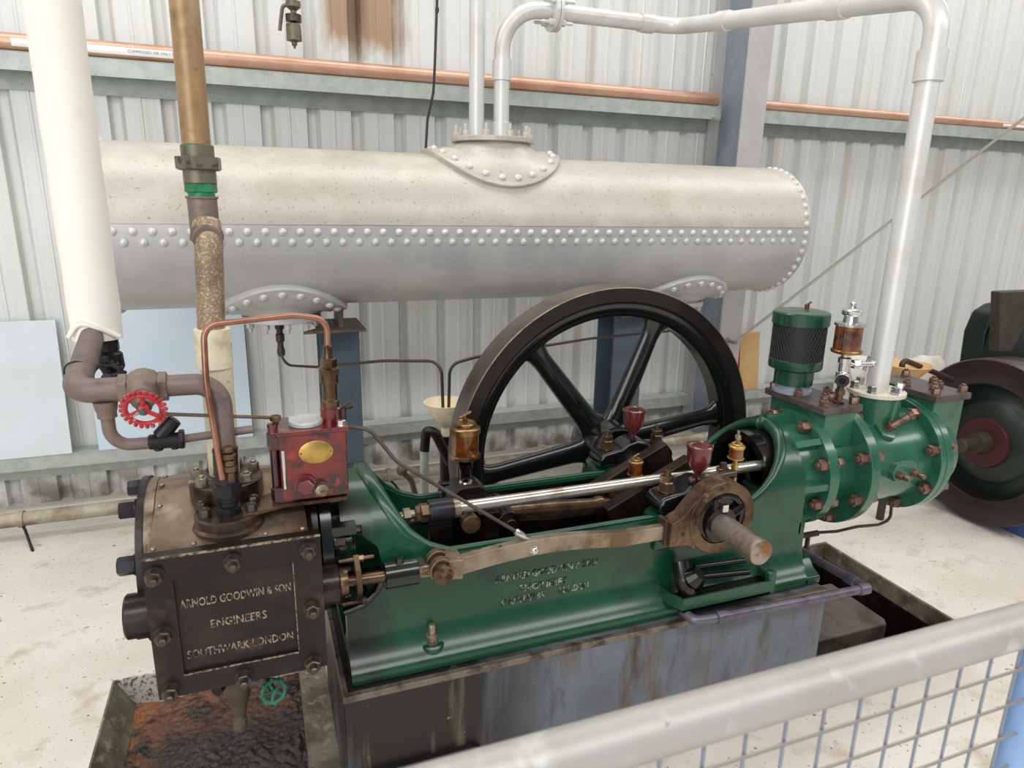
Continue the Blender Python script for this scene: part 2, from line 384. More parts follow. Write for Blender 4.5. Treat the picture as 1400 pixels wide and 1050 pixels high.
# corrugated wall, seen from inside
pts=[]; P=.2295; k=-40
x=.572+k*P
while x<XB:
    for dx,y in ((-.026,3.958),(-.018,3.998),(.022,3.998),(.044,3.958),(.105,3.958),(.110,3.954),(.118,3.954),(.123,3.958)): pts.append((x+dx,y))
    x+=P
pts=[p for p in pts if p[0]>XA]
mb=MB(); mb.sheet([[(x,y,z) for x,y in pts] for z in (0.0,1.0,2.0,3.0,4.6)])
struct('wall_back',mb,m_wall,ang=20)
mb=MB(); mb.box(XA-.1,XA,YA,YB,0,4.6); struct('wall_left',mb,m_wall)
mb=MB(); mb.box(XB,XB+.1,YA,YB,0,4.6); struct('wall_right',mb,m_wall)
mb=MB(); 
for a,b in ((-5,-2.2),(-.9,2.45),(3.4,YB)): mb.box(XA,XB,a,b,4.5,4.56)
struct('ceiling',mb,m_wall)
# girts: a lipped channel, front lip, top flange and web
def girt(mb,x0,x1,y,z1,lip,yb,z0):
    mb.box(x0,x1,y,yb,z1-.004,z1); mb.box(x0,x1,y,y+.004,z1-lip,z1-.003); mb.box(x0,x1,yb-.004,yb,z0,z1-.003)
for i,(x0,x1) in enumerate(((XA,2.795),(2.985,XB))):
    mb=MB(); girt(mb,x0,x1,3.80,2.180,.078,3.950,2.038); struct('trim_%d'%(8+i),mb,m_galv,label='upper horizontal steel rail on the corrugated wall, '+('left' if i==0 else 'right')+' of the column')
    mb=MB(); girt(mb,x0,x1,3.85,.296,.07,3.950,.150); struct('trim_%d'%(10+i),mb,m_galv,label='lower horizontal steel rail near the wall foot, '+('left' if i==0 else 'right')+' of the column')
# steel column
t=Thing('steel_column','grey steel H column standing against the corrugated wall behind the tank','column',(2.885,3.78,0))
mb=MB(); mb.box(2.80,2.97,3.60,3.614,0,4.5); t.part('front_flange',mb,m_col,bev=.002)
mb=MB(); mb.box(2.80,2.97,3.925,3.939,0,4.5); t.part('back_flange',mb,m_col)
mb=MB(); mb.box(2.881,2.889,3.612,3.927,0,4.5); t.part('web',mb,m_galv2)  # bluer than the flanges: the web's shade is put into its colour
t.many('bolt','b',nutf(.02,.014),m_galv,[((3.05,3.80,2.16),(0,-1,0)),((2.74,3.80,2.12),(0,-1,0))])

# ------------------------------------------------------------------ light and camera
W=bpy.data.worlds.new('World'); SC.world=W; W.use_nodes=True
wn=W.node_tree.nodes; wl=W.node_tree.links; bg=wn['Background']
bg.inputs['Color'].default_value=(.74,.87,1.0,1); bg.inputs['Strength'].default_value=WORLD
def area(name,loc,size,power,col,target):
    l=bpy.data.lights.new(name,'AREA'); l.shape='RECTANGLE'; l.size,l.size_y=size; l.energy=power; l.color=col
    o=bpy.data.objects.new(name,l); COL.objects.link(o); o.location=loc
    o.rotation_euler=(Vector(target)-Vector(loc)).to_track_quat('-Z','Y').to_euler(); return o
LIGHTS()
R=((0.93681599,-0.34925739,0.01987655),(-0.0736383,-0.25242879,-0.96480936),(0.34198421,0.90238516,-0.26219805))
cam=bpy.data.cameras.new('Camera'); co=bpy.data.objects.new('Camera',cam); COL.objects.link(co); SC.camera=co
cam.sensor_width=36; cam.lens=931/1400*36; cam.clip_start=.05; cam.clip_end=100
co.matrix_world=Matrix.Translation((0,0,1.6))@Matrix((R[0],[-v for v in R[1]],[-v for v in R[2]])).transposed().to_4x4()
cam.dof.use_dof=True; cam.dof.focus_distance=2.3; cam.dof.aperture_fstop=6.3
SC.view_settings.view_transform='Standard'; SC.view_settings.look='None'; SC.view_settings.gamma=1; SC.view_settings.use_curve_mapping=False
SC.view_settings.exposure=EXPO
# ------------------------------------------------------------------ riveted air receiver
TY,TZ,TR=3.21,1.455,.332
t=Thing('air_receiver','long riveted silver air tank lying along the wall above the engine','tank',(1.09,TY,TZ-TR))
mb=MB(); prof=[(-.57,TR-.012),(-.565,TR),(2.748,TR),(2.755,TR-.006),(2.755,TR-.05),(2.70,TR-.06),(2.68,.15),(2.68,0)]
prof=[(-.50,0),(-.50,TR-.06),(-.57,TR-.05)]+prof
mb.lathe((0,TY,TZ),(1,0,0),prof,72); shell=t.part('lower_shell_plate',mb,m_tank_lo)
def onr(x,a,r): return Vector((x,TY-r*math.cos(a),TZ+r*math.sin(a)))   # a: angle from the front, up
a0,a1=math.radians(5.2),math.radians(182)
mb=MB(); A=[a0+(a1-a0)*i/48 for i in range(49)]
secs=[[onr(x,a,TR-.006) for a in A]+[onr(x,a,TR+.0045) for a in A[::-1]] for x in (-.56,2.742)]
mb.loft(secs); t.part('upper_shell_plate',mb,m_tank_hi,label='weathered upper plate, cream with warm top light painted in')
riv=lambda mb: mb.dome((0,0,0),(0,0,1),.0165,.0125,14)
pl=[]; n=48; st=.0656
for i in range(n):
    x=-.475+i*st
    for a,dx in ((math.radians(.3),0),(math.radians(-6.6),st/2)):
        p=onr(x+dx,a,TR); pl.append((p,p-Vector((x+dx,TY,TZ))))
t.many('rivet','rv',riv,m_rivet,pl)
mb=MB()
for x in (-.53,2.715):
    for k in range(44):
        a=2*PI*k/44; p=onr(x,a,TR+.001); mb.dome(p,p-Vector((x,TY,TZ)),.017,.013,12)
t.part('end_rivets',mb,m_rivet,stuff=True)
def saddle(cx,up,rp,zf,rf,nm,nr,mat,off=0):
    """flanged branch riveted to the shell"""
    sg=1 if up else -1; Np=48; rings=[]
    def wrap(rho,ph,r):
        s=rho*math.sin(ph)/TR
        return Vector((cx+rho*math.cos(ph),TY-r*math.sin(s),TZ+sg*r*math.cos(s)))
    def disc(rho,ph,z): return Vector((cx+off+rho*math.cos(ph),TY-rho*math.sin(ph),z))
    zn=zf-sg*.018
    spec=[(rp*.93,TR-.004,0),(rp,TR-.002,0),(rp,TR+.024,0),(rp*.985,TR+.028,0),(rp*.80,TR+.030,0),(rp*.74,TR+.036,.06)]
    for rho,r,w in spec: rings.append([wrap(rho,2*PI*i/Np,r).lerp(disc(rho,2*PI*i/Np,zn),w) for i in range(Np)])
    for w in (.25,.5,.75,1.0):
        rho=rp*.74+(rf*.86-rp*.74)*(w**.75)
        rings.append([wrap(rho,2*PI*i/Np,TR+.03).lerp(disc(rho,2*PI*i/Np,zn),w**1.25) for i in range(Np)])
    mb=MB(); mb.loft(rings); pad=t.part(nm,mb,mat,ang=50)
    mb=MB(); mb.lathe((cx+off,TY,zn),(0,0,sg),[(0,rf-.003),(.002,rf),(.020,rf),(.022,rf-.003)],56); fl=t.part('flange',mb,mat,parent=pad)
    pl=[]
    for k in range(nr):
        ph=2*PI*(k+.5)/nr; p=wrap(rp*.885,ph,TR+.028); q=wrap(rp*.885,ph,TR+.06); pl.append((p,q-p))
    t.many('rivet','rv2'+nm,lambda mb: mb.dome((0,0,0),(0,0,1),.0185,.0145,14),m_rivet,pl,parent=pad)
    pl=[]
    for k in range(10):
        ph=2*PI*(k+.3)/10; pl.append(((cx+off+(rf-.022)*math.cos(ph),TY-(rf-.022)*math.sin(ph),zn+sg*.022),(0,0,sg)))
    t.many('stud_nut','st'+nm,nutf(.027,.022,.030 if up else .022),mat,pl,parent=pad)
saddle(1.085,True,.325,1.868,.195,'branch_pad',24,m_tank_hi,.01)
saddle(.10,False,.29,1.062,.17,'foot_pad',22,m_tank_lo)
saddle(2.15,False,.29,1.062,.17,'foot_pad',22,m_tank_lo)
# stands under the tank
for cx,lab in ((.35,'blue-grey steel leg with brown top plate, under the left half of the tank'),(1.89,'blue-grey steel leg seen through the flywheel spokes'))  :
    t=Thing('tank_stand',lab,'stand',(cx,3.3,0),'legs under the air tank')
    mb=MB(); mb.box(cx-.09,cx+.09,3.20,3.212,0,1.012); t.part('front_flange',mb,m_stand)
    mb=MB(); mb.box(cx-.09,cx+.09,3.388,3.40,0,1.012); t.part('back_flange',mb,m_stand)
    mb=MB(); mb.box(cx-.005,cx+.005,3.211,3.389,0,1.012); t.part('web',mb,m_stand)
    mb=MB()
    if cx<1: mb.prism([(cx-.17,3.05),(cx+.10,3.05),(cx+.10,3.36),(cx-.11,3.36),(cx-.11,3.12)],'z',1.012,1.024)
    else: mb.box(cx-.11,cx+.11,3.1,3.36,1.012,1.024)
    t.part('top_plate',mb,m_plate)
    mb=MB()
    if cx<1: mb.prism([(3.13,1.0235),(3.32,1.0235),(3.32,1.150),(3.21,1.131),(3.13,1.140)],'x',cx-.01,cx+.012); t.part('saddle_plate',mb,m_plate)
    else: mb.prism([(3.13,1.0235),(3.32,1.0235),(3.32,1.150),(3.21,1.131),(3.13,1.140)],'x',cx-.04,cx-.028); t.part('saddle_plate',mb,m_plate)

# ------------------------------------------------------------------ silver delivery pipe, tank to air cylinder
t=Thing('delivery_pipe','silver air pipe rising from the tank and bending down to the green cylinder','pipe',(2.045,1.735,.975))
mb=MB()
mb.tube([(1.135,TY,1.868),(1.135,TY,2.437),(2.055,TY,2.44),(2.05,1.735,2.235),(2.05,1.735,.972)],.0365,20,fil=[0,.185,.10,.13,0],seg=10); pp=t.part('pipe',mb,m_silver)
mb=MB(); mb.lathe((1.135,TY,1.868),(0,0,1),[(0,.041),(.075,.041),(.078,.037)],24); t.part('socket',mb,m_silver)
mb=MB(); mb.lathe((1.135,TY,2.125),(0,0,1),[(0,.037),(.001,.044),(.088,.044),(.09,.037)],24); t.part('socket',mb,m_silver)
mb=MB(); mb.lathe((1.84,TY,2.4385),(1,0,0),[(0,.037),(.001,.043),(.075,.043),(.077,.037)],24); t.part('socket',mb,m_silver)
d=Vector((2.05,1.735,2.235))-Vector((2.055,TY,2.44)); d.normalize(); q=Vector((2.055,TY,2.44))
mb=MB(); mb.lathe(q+d*.34,d,[(0,.037),(.001,.043),(.075,.043),(.077,.037)],24); t.part('socket',mb,m_silver)
mb=MB(); mb.lathe(q+d*1.02,d,[(0,.037),(.001,.043),(.085,.043),(.087,.037)],24); t.part('socket',mb,m_silver)
mb=MB(); mb.lathe((2.05,1.735,1.985),(0,0,1),[(0,.037),(.001,.045),(.092,.045),(.094,.038)],28); t.part('socket',mb,m_silver)
# flanged joint beside the elbow
for xx in (1.368,1.389):
    mb=MB(); mb.washer((xx,TY,2.4365),(1,0,0),.036,.082,.018,40); t.part('joint_flange',mb,m_silver)
pl=[]
for k in range(4):
    a=PI/4+k*PI/2+.15; pl.append(((1.368,TY+.062*math.cos(a),2.4365+.062*math.sin(a)),(-1,0,0)))
    pl.append(((1.407,TY+.062*math.cos(a),2.4365+.062*math.sin(a)),(1,0,0)))
t.many('bolt','bo',nutf(.026,.02,.04),m_silver,pl)
mb=MB(); mb.lathe((2.05,1.735,.957),(0,0,1),[(0,.096),(.012,.096),(.015,.092)],40); fl=t.part('foot_flange',mb,m_flange,label='rust-stained round foot flange')
pl=[((2.05+.075*math.cos(a),1.735+.075*math.sin(a),.971),(0,0,1)) for a in [PI/6+k*PI/3 for k in range(6)]]
t.many('nut','n',nutf(.027,.024,.0),m_chrome,pl,parent=fl)
# plain riser beside it
mb=MB(); mb.tube([(1.02,TY+.02,1.868),(1.02,TY+.02,3.4)],.0355,20); 
solo('riser_pipe',mb,m_silver,'straight silver pipe standing on the tank flange beside the elbow pipe','pipe')
# thin black hose to the tank branch
mb=MB(); mb.tube([(.86,3.30,2.75),(.855,3.30,2.46),(.835,3.28,2.16),(.822,3.255,2.06),(.788,3.235,1.94),(.772,3.21,1.806)],.0062,8,fil=.1)
t=Thing('black_cable','thin black cable hanging down the wall to the tank branch pad','cable',(.772,3.21,1.806)); cb=t.part('cable',mb,m_cable)
mb=MB(); mb.lathe((.8535,3.299,2.40),(.03,0,1),[(0,.0062),(.003,.009),(.02,.009),(.023,.0062)],10); t.part('ferrule',mb,m_browntube)
# ------------------------------------------------------------------ pipes at the wall
t=Thing('copper_main','large copper pipe lying on the upper wall rail','pipe',(1.2,3.85,2.182))
mb=MB(); mb.tube([(XA+.05,3.85,2.222),(2.79,3.85,2.222)],.0385,20); t.part('pipe',mb,m_copper)
mb=MB(); mb.tube([(2.99,3.85,2.214),(XB-.05,3.85,2.214)],.031,20); t.part('pipe',mb,m_copper)
def band(x0,x1,r,z,a0=-.42,a1=.18):
    A=[a0+(a1-a0)*i/8 for i in range(9)]
    mb=MB(); mb.sheet([[(x,3.85-r*math.cos(a),z+r*math.sin(a)) for a in A] for x in (x0,(x0+x1)/2,x1)]); return mb
tp=t.part('tape',band(-.92,-.235,.0392,2.222,-.55,.28),m_tape,label='white printed tape on the copper pipe')
mb=MB(); mb.text('COMPRESSED AIR ONLY DO NOT',-.345,2.219,3.8095,.25,.0125,.0005); t.part('lettering',mb,m_ink,parent=tp)
t.part('tape',band(5.35,5.75,.0317,2.214),m_tape)
# floor pipe along the wall foot on stakes
t=Thing('floor_pipe','pale weathered pipe running low along the wall foot','pipe',(0,3.54,0))
mb=MB(); mb.tube([(XA+.1,3.545,.098),(3.4,3.545,.098)],.034,16); t.part('pipe',mb,m_lowpipe)
for x in (.98,1.12):
    mb=MB(); mb.lathe((x,3.545,.098),(1,0,0),[(0,.034),(.002,.05),(.05,.05),(.052,.034)],20); t.part('coupling',mb,m_plate)
for x in (-1.115,.62):
    mb=MB(); mb.tube([(x,3.535,.075),(x+.02,3.50,.06),(x+.075,3.375,-.01)],.0065,8); st=t.part('stake',mb,m_darkiron)
    mb=MB(); mb.washer((x-.012,3.545,.098),(1,0,0),.033,.040,.024,20); t.part('clip',mb,m_lowpipe,parent=st)
# boards leaning on the lower rail
mb=MB(); mb.prism([(3.852,.2965),(3.862,.2965),(3.930,.975),(3.920,.975)],'x',-1.75,-.945)
solo('leaning_board',mb,m_board,'pale blue board leaning on the lower rail at the left edge','board','boards leaning on the lower rail',bev=.001)
mb=MB(); mb.prism([(3.853,.2965),(3.863,.2965),(3.935,1.25),(3.925,1.25)],'x',-.825,-.075)
solo('leaning_board',mb,m_board2,'sky blue board leaning on the lower rail behind the steam valve','board','boards leaning on the lower rail',bev=.001)
# trap hanging at the top of the wall
t=Thing('hanging_steam_trap','small bronze drain trap hanging high on the wall, with a thin lever','valve',(.258,3.70,2.305))
mb=MB(); mb.lathe((.262,3.70,2.75),(0,0,-1),[(0,.012),(.27,.012),(.275,.034),(.30,.034),(.315,.014),(.33,.014)],16); t.part('stem',mb,m_union)
mb=MB(); mb.lathe((.26,3.70,2.42),(0,0,-1),[(0,.012),(.002,.036),(.034,.036),(.036,.01),(.052,.01)],20); t.part('collar',mb,m_nutd)
mb=MB(); mb.lathe((.258,3.70,2.376),(0,0,-1),[(-.006,.012),(0,.034),(.07,.036),(.076,.014),(.09,.012),(.094,.006),(.104,.005)],20); t.part('bowl',mb,m_union)
mb=MB(); mb.tube([(.262,3.70,2.452),(.215,3.70,2.46),(.195,3.70,2.345)],.0085,8,fil=.03); t.part('lever',mb,m_darkpipe)
# stay rope
mb=MB(); mb.tube([(8.485,3.52,4.405),(2.86,3.52,.735)],.0065,8); mb.tube([(8.485,3.535,4.41),(2.86,3.535,.735)],.005,8); mb.lathe((2.862,3.597,.737),(0,-1,0),[(0,.02),(.012,.02),(.014,.012),(.085,.012)],14)
solo('stay_rope',mb,m_cabl,'pale twin steel rope stretched diagonally in front of the right wall','rope')
# orange and tan card box tied by the column
t=Thing('card_box','narrow tan card box with orange side, on the lower rail beyond the flywheel','box',(3.29,3.89,.296))
mb=MB(); mb.prism([(3.215,.297),(3.385,.297),(3.345,.722),(3.175,.722)],'y',3.858,3.935); b=t.part('box',mb,m_tan,bev=.003)
mb=MB(); mb.prism([(3.2125,.299),(3.216,.299),(3.176,.721),(3.1725,.721)],'y',3.856,3.934); t.part('printed_side',mb,m_orange)
# white bag and funnel at the far right
mb=MB(); rows=[]
for i in range(17):
    u=i/16; xx=3.98+.95*u; h=.23*(1-.25*u)+.02*math.sin(9*u)
    rows.append([(xx+.01*math.sin(k*2.1+i),3.66+(.12+.02*math.sin(3*u+k))*math.cos(2*PI*k/16)*(.35+.65*math.sin(PI*min(max(u,.06),.94))**.4),(.30+h)*.5+(.30+h)*.51*math.sin(2*PI*k/16)+.010*math.sin(k*3+i*1.7)) for k in range(16)])
mb.loft(rows); solo('white_bag',mb,m_white,'crumpled white bag lying behind the green cylinder by the wall','bag')
# ------------------------------------------------------------------ lagged steam supply and its valve
t=Thing('steam_supply','white lagged steam pipe ending in a dull brown pipe with a red handwheel valve','pipe',(-.095,1.60,.86))
mb=MB(); prof=[]
for i in range(28):
    z=1.235+i*.085; prof.append((i*.085,.058+.0012*math.sin(i*2.3)))
mb.lathe((-.385,1.96,1.235),(-.0,.02,1),[(0,.046),(.002,.056)]+prof[1:],28); lg=t.part('lagging',mb,m_lag,label='white canvas lagging')
mb=MB(); 
for a,s in ((.2,.03),(1.3,.02)):
    mb.tube([(-.44,1.92,1.25),(-.41,1.905,1.27+s),(-.37,1.903,1.262+s*.5),(-.332,1.925,1.245)],.006,8,fil=.03)
t.part('fold',mb,m_lag,parent=lg)
V0=(-.379,1.60,1.19)
mb=MB(); mb.tube([(-.392,1.97,1.26),(-.372,1.60,1.192),(-.28,1.60,1.192)],.0265,18,fil=.055,seg=8); t.part('pipe',mb,m_darkpipe)
mb=MB(); mb.torus((-.382,1.70,1.2105),(0.05,1,.18),.0268,.0018,24,6); t.part('joint_ring',mb,m_darkiron)
mb=MB(); mb.tube([(-.20,1.60,1.192),(-.092,1.597,1.192),(-.092,1.572,1.01)],.0235,18,fil=.085,seg=10); t.part('pipe',mb,m_darkpipe)
# globe valve
mb=MB(); mb.lathe((-.285,1.60,1.192),(1,0,0),[(0,.026),(.012,.027),(.02,.036),(.034,.042),(.05,.042),(.066,.036),(.074,.027),(.086,.026)],24)
for x in (-.288,-.212): mb.lathe((x,1.60,1.192),(1,0,0),[(-.0,.033),(.016,.033)],6,ph=PI/6)
mb.cyl((-.241,1.60,1.19),(-.237,1.535,1.183),.036,.024)
mb.cyl((-.237,1.54,1.184),(-.231,1.50,1.176),.022,.015)
gv=t.part('globe_valve',mb,m_darkpipe)
HW=Vector((-.231,1.49,1.174)); hd=Vector((-.12,-.92,-.25)).normalized()
mb=MB(); d_,u_,v_=frame(hd); mb.torus(HW,hd,.033,.0045,40,8)
for k in range(24):
    a=2*PI*k/24; w_=u_*math.cos(a)+v_*math.sin(a); mb.tube([HW+w_*.0315,HW+w_*.0415],[.0042,.0042],8); mb.sphere(HW+w_*.0415,.0044,8)
for k in range(3):
    a=2*PI*k/3+.45; mb.tube([HW,HW+(u_*math.cos(a)+v_*math.sin(a))*.033],.005,8)
mb.lathe(HW-hd*.004,hd,[(0,.011),(.01,.011),(.012,.008)],14)
hw=t.part('handwheel',mb,m_redwheel,label='red handwheel')
mb=MB(); mb.lathe(HW-hd*.03,hd,[(0,.005),(.042,.005)],10); mb.hexn(HW+hd*.006,hd,.011,.007); t.part('spindle_nut',mb,m_valveg,parent=hw)
# bypass below with a second valve behind
mb=MB(); mb.lathe((-.318,1.60,1.168),(0,0,-1),[(0,.024),(.02,.021),(.024,.019),(.036,.019)],18); t.part('tee_branch',mb,m_darkpipe)
mb=MB(); mb.tube([(-.318,1.60,1.15),(-.318,1.60,1.066),(-.235,1.60,1.066)],.0135,14,fil=.055,seg=8); t.part('bypass_pipe',mb,m_darkpipe)
mb=MB(); mb.cyl((-.246,1.6,1.067),(-.178,1.6,1.067),.017); mb.cyl((-.228,1.6,1.062),(-.228,1.6,1.046),.010); mb.cyl((-.195,1.6,1.062),(-.195,1.6,1.046),.009); mb.hexn((-.186,1.6,1.068),(1,0,0),.040,.012); mb.cyl((-.224,1.605,1.075),(-.190,1.61,1.112),.018,.016)
t.part('strainer',mb,m_darkiron,bev=.003)
mb=MB(); mb.tube([(-.174,1.60,1.068),(-.03,1.60,1.076)],.0095,12); t.part('bypass_pipe',mb,m_darkpipe)
mb=MB(); mb.lathe((-.362,1.955,1.262),(0,0,-1),[(0,.022),(.04,.022),(.045,.017),(.055,.017),(.065,.028),(.10,.030),(.115,.022),(.14,.018),(.19,.016)],18); mb.hexn((-.362,1.955,1.225),(0,0,-1),.042,.022); dv=t.part('drain_valve',mb,m_darkiron)
q=Vector((-.362,1.885,1.150)); qd=Vector((-.15,-.95,.1)).normalized(); d_,u_,v_=frame(qd)
mb=MB(); mb.torus(q,qd,.036,.006,30,8); mb.cyl(q,q-qd*.07,.007)
for k in range(20):
    a=2*PI*k/20; mb.sphere(q+(u_*math.cos(a)+v_*math.sin(a))*.041,.006,8)
for k in range(4):
    a=PI/2*k+.4; mb.tube([q,q+(u_*math.cos(a)+v_*math.sin(a))*.035],.0055,8)
mb.cyl(q-qd*.008,q+qd*.008,.013); t.part('handwheel',mb,m_darkiron,parent=dv)
# union landing on the valve chest
mb=MB(); mb.cyl((-.092,1.576,1.045),(-.094,1.568,.985),.0265); mb.torus((-.092,1.576,1.043),(0,0,1),.025,.003,20,6); t.part('coupling',mb,m_iron)
mb=MB(); mb.lathe((-.095,1.565,.892),(0,0,1),[(0,.026),(.012,.026),(.014,.021),(.03,.021),(.034,.027),(.05,.029),(.056,.024)],20)
mb.hexn((-.095,1.565,.940),(0,0,1),.058,.028,.3); mb.hexn((-.095,1.565,.893),(0,0,1),.05,.02,.1); mb.cyl((-.094,1.565,.965),(-.094,1.567,.995),.026,.025); t.part('union_nut',mb,m_darkiron,label='dark blue-black hexagon union')
# thin oil rod from the valve to the lubricator
mb=MB(); mb.tube([(-.205,1.585,1.133),(.024,1.60,1.098)],.0042,8)
solo('thin_steel_rod',mb,m_plate,'thin brown rod between the red handwheel valve and the red lubricator','rod')

# ------------------------------------------------------------------ exhaust pipe
t=Thing('exhaust_pipe','tall brown-stained exhaust pipe with a union, rising from the steam cylinder','pipe',(-.11,1.72,.935))
mb=MB(); mb.tube([(-.082,1.70,3.3),(-.098,1.70,1.69)],.0295,22); t.part('upper_pipe',mb,m_brownpipe)
mb=MB(); mb.lathe((-.097,1.70,1.70),(0,0,-1),[(0,.030),(.002,.034),(.026,.034)],24); mb.hexn((-.097,1.70,1.674),(0,0,-1),.086,.028,.1); mb.lathe((-.097,1.70,1.65),(0,0,-1),[(0,.034),(.03,.034),(.032,.03)],24); t.part('union',mb,m_union,label='verdigris hexagon union')
mb=MB(); mb.hexn((-.097,1.70,1.619),(0,0,-1),.058,.02,.4); mb.cyl((-.097,1.7,1.60),(-.097,1.7,1.59),.028); t.part('green_nut',mb,m_greennut,label='green painted nut')
mb=MB(); mb.lathe((-.097,1.70,1.592),(0,0,-1),[(0,.034),(.004,.034),(.006,.031),(.085,.031),(.088,.034),(.095,.034)],24); mb.tube([(-.095,1.70,1.52),(-.090,1.655,1.50)],.031,20); mb.torus((-.092,1.672,1.508),(.05,-1,-.3),.0305,.004,24,6); t.part('tee',mb,m_darkpipe)
mb=MB(); mb.tube([(-.092,1.69,1.535),(-.090,1.668,1.50),(-.104,1.69,1.28)],.030,22,fil=.05); t.part('middle_pipe',mb,m_speck,label='speckled brown middle length')
mb=MB(); mb.lathe((-.102,1.69,1.30),(-.01,0,-1),[(-.0,.033),(.002,.040),(.092,.040),(.094,.036)],26); t.part('socket',mb,m_creampipe)
mb=MB(); mb.tube([(-.100,1.692,1.215),(-.106,1.715,.930)],.0355,24); t.part('lower_pipe',mb,m_creampipe,label='flaking cream lower length')

# ------------------------------------------------------------------ steam cylinder
AX,AZ=1.757,.712
t=Thing('steam_cylinder','brown-black steam cylinder with a square lettered valve chest at the left end','engine',(-.1,1.70,.40))
mb=MB()
def sh2(x):
    return [(x,AX+.198*math.cos(2*PI*i/40),AZ+.198*math.sin(2*PI*i/40)) for i in range(40)]
def sh(x):
    P=[(x,1.492,.848)]
    for i in range(19):
        a=math.radians(122-i*17.2); P.append((x,AX+.198*math.cos(a),AZ+.198*math.sin(a)))
    P+= [(x,1.60,.52),(x,1.50,.51)]
    return P
mb.loft([sh(-.262),sh(.072)]); mb.loft([sh2(-.288),sh2(-.2619)]); ly=t.part('lagging_sheet',mb,m_lagging,bev=.003,label='stained sheet-metal jacket')
pl=[((x,1.512,.853),(0,-.4,1)) for x in (-.25,-.17,-.02,.06)]
for x in (-.25,.06):
    for a in (118,96,76): pl.append(((x,AX+.198*math.cos(math.radians(a)),AZ+.198*math.sin(math.radians(a))),(0,math.cos(math.radians(a)),math.sin(math.radians(a)))))
t.many('screw','sw',lambda mb: mb.dome((0,0,0),(0,0,1),.006,.004),m_nut,pl,parent=ly)
mb=MB(); mb.lathe((-.302,AX,AZ),(1,0,0),[(0,.16),(.003,.204),(.018,.204),(.020,.19)],64); cv=t.part('end_cover',mb,m_iron)
t.many('cover_bolt','cb',nutf(.038,.034,0),m_darkiron,[((-.302,AX+.175*math.cos(a),AZ+.175*math.sin(a)),(-1,0,0)) for a in [k*PI/4+.39 for k in range(8)]],parent=cv)
mb=MB(); mb.lathe((.070,AX,AZ),(1,0,0),[(0,.2),(.002,.206),(.03,.206),(.034,.19)],64); t.part('front_flange',mb,m_iron)
# valve chest and its cover
mb=MB(); mb.box(-.262,.085,1.498,1.66,.505,.848); ch=t.part('valve_chest',mb,m_iron,bev=.004)
mb=MB(); X0,X1,Z0,Z1=-.270,.096,.503,.852
px0,px1,pz0,pz1=-.214,.032,.556,.793
for a in ((X0,X1,pz1,Z1),(X0,X1,Z0,pz0),(X0,px0,pz0,pz1),(px1,X1,pz0,pz1)): mb.box(a[0],a[1],1.470,1.499,a[2],a[3])
mb.box(px0-.002,px1+.002,1.478,1.499,pz0-.002,pz1+.002)
cov=t.part('chest_cover',mb,m_iron,label='square chest cover with cast lettering')
mb=MB(); mb.box(X0,X1,1.4685,1.472,Z1-.004,Z1+.0005); mb.box(px0,px1,1.4688,1.4715,pz0-.0025,pz0+.0005); mb.box(px1-.0005,px1+.0015,1.4688,1.4715,pz0,pz1); t.part('worn_edges',mb,m_letter,parent=cov)
for s_,z,w in (('ARNOLD GOODWIN & SON',.728,.232),('ENGINEERS',.668,.118),('SOUTHWARK LONDON',.600,.226)):
    mb=MB(); mb.text(s_,-.091,z,1.478,w,.021,.0035,.012); t.part('lettering',mb,m_letter,parent=cov,label='cast lettering')
pl=[((x,1.470,z),(0,-1,0)) for x,z in ((-.247,.812),(-.092,.817),(.068,.818),(-.244,.668),(.068,.667),(-.244,.524),(-.092,.520),(.062,.520))]
t.many('cover_nut','cn',nutf(.031,.02,.018),m_nutd,pl,parent=cov)
mb=MB(); mb.lathe((-.258,1.535,.686),(-1,0,0),[(0,.050),(.062,.050),(.066,.046)],28); t.part('tail_boss',mb,m_iron)
mb=MB(); mb.lathe((.085,1.53,.685),(1,0,0),[(0,.048),(.05,.048),(.052,.045),(.052,.03)],28); t.part('stuffing_box',mb,m_iron)
# flanges on top
mb=MB(); mb.lathe((-.102,1.690,.86),(0,0,1),[(0,.080),(.034,.080),(.036,.084),(.070,.084),(.073,.080)],44); f1=t.part('exhaust_flange',mb,m_brownfl)
t.many('flange_nut','fn',nutf(.024,.018,.008),m_nut,[((-.102+.067*math.cos(a),1.690+.067*math.sin(a),.933),(0,0,1)) for a in (.35,1.2,2.1,2.95,3.85,5.5)],parent=f1)
mb=MB(); mb.lathe((-.098,1.580,.832),(0,0,1),[(0,.080),(.030,.080),(.034,.076),(.036,.073),(.056,.073),(.060,.069)],44); f2=t.part('steam_flange',mb,m_brownfl)
t.many('flange_nut','fn2',nutf(.022,.018,.006),m_nutd,[((-.145,1.555,.892),(0,0,1)),((-.047,1.553,.892),(0,0,1)),((-.155,1.597,.892),(0,0,1)),((-.041,1.597,.892),(0,0,1))],parent=f2)
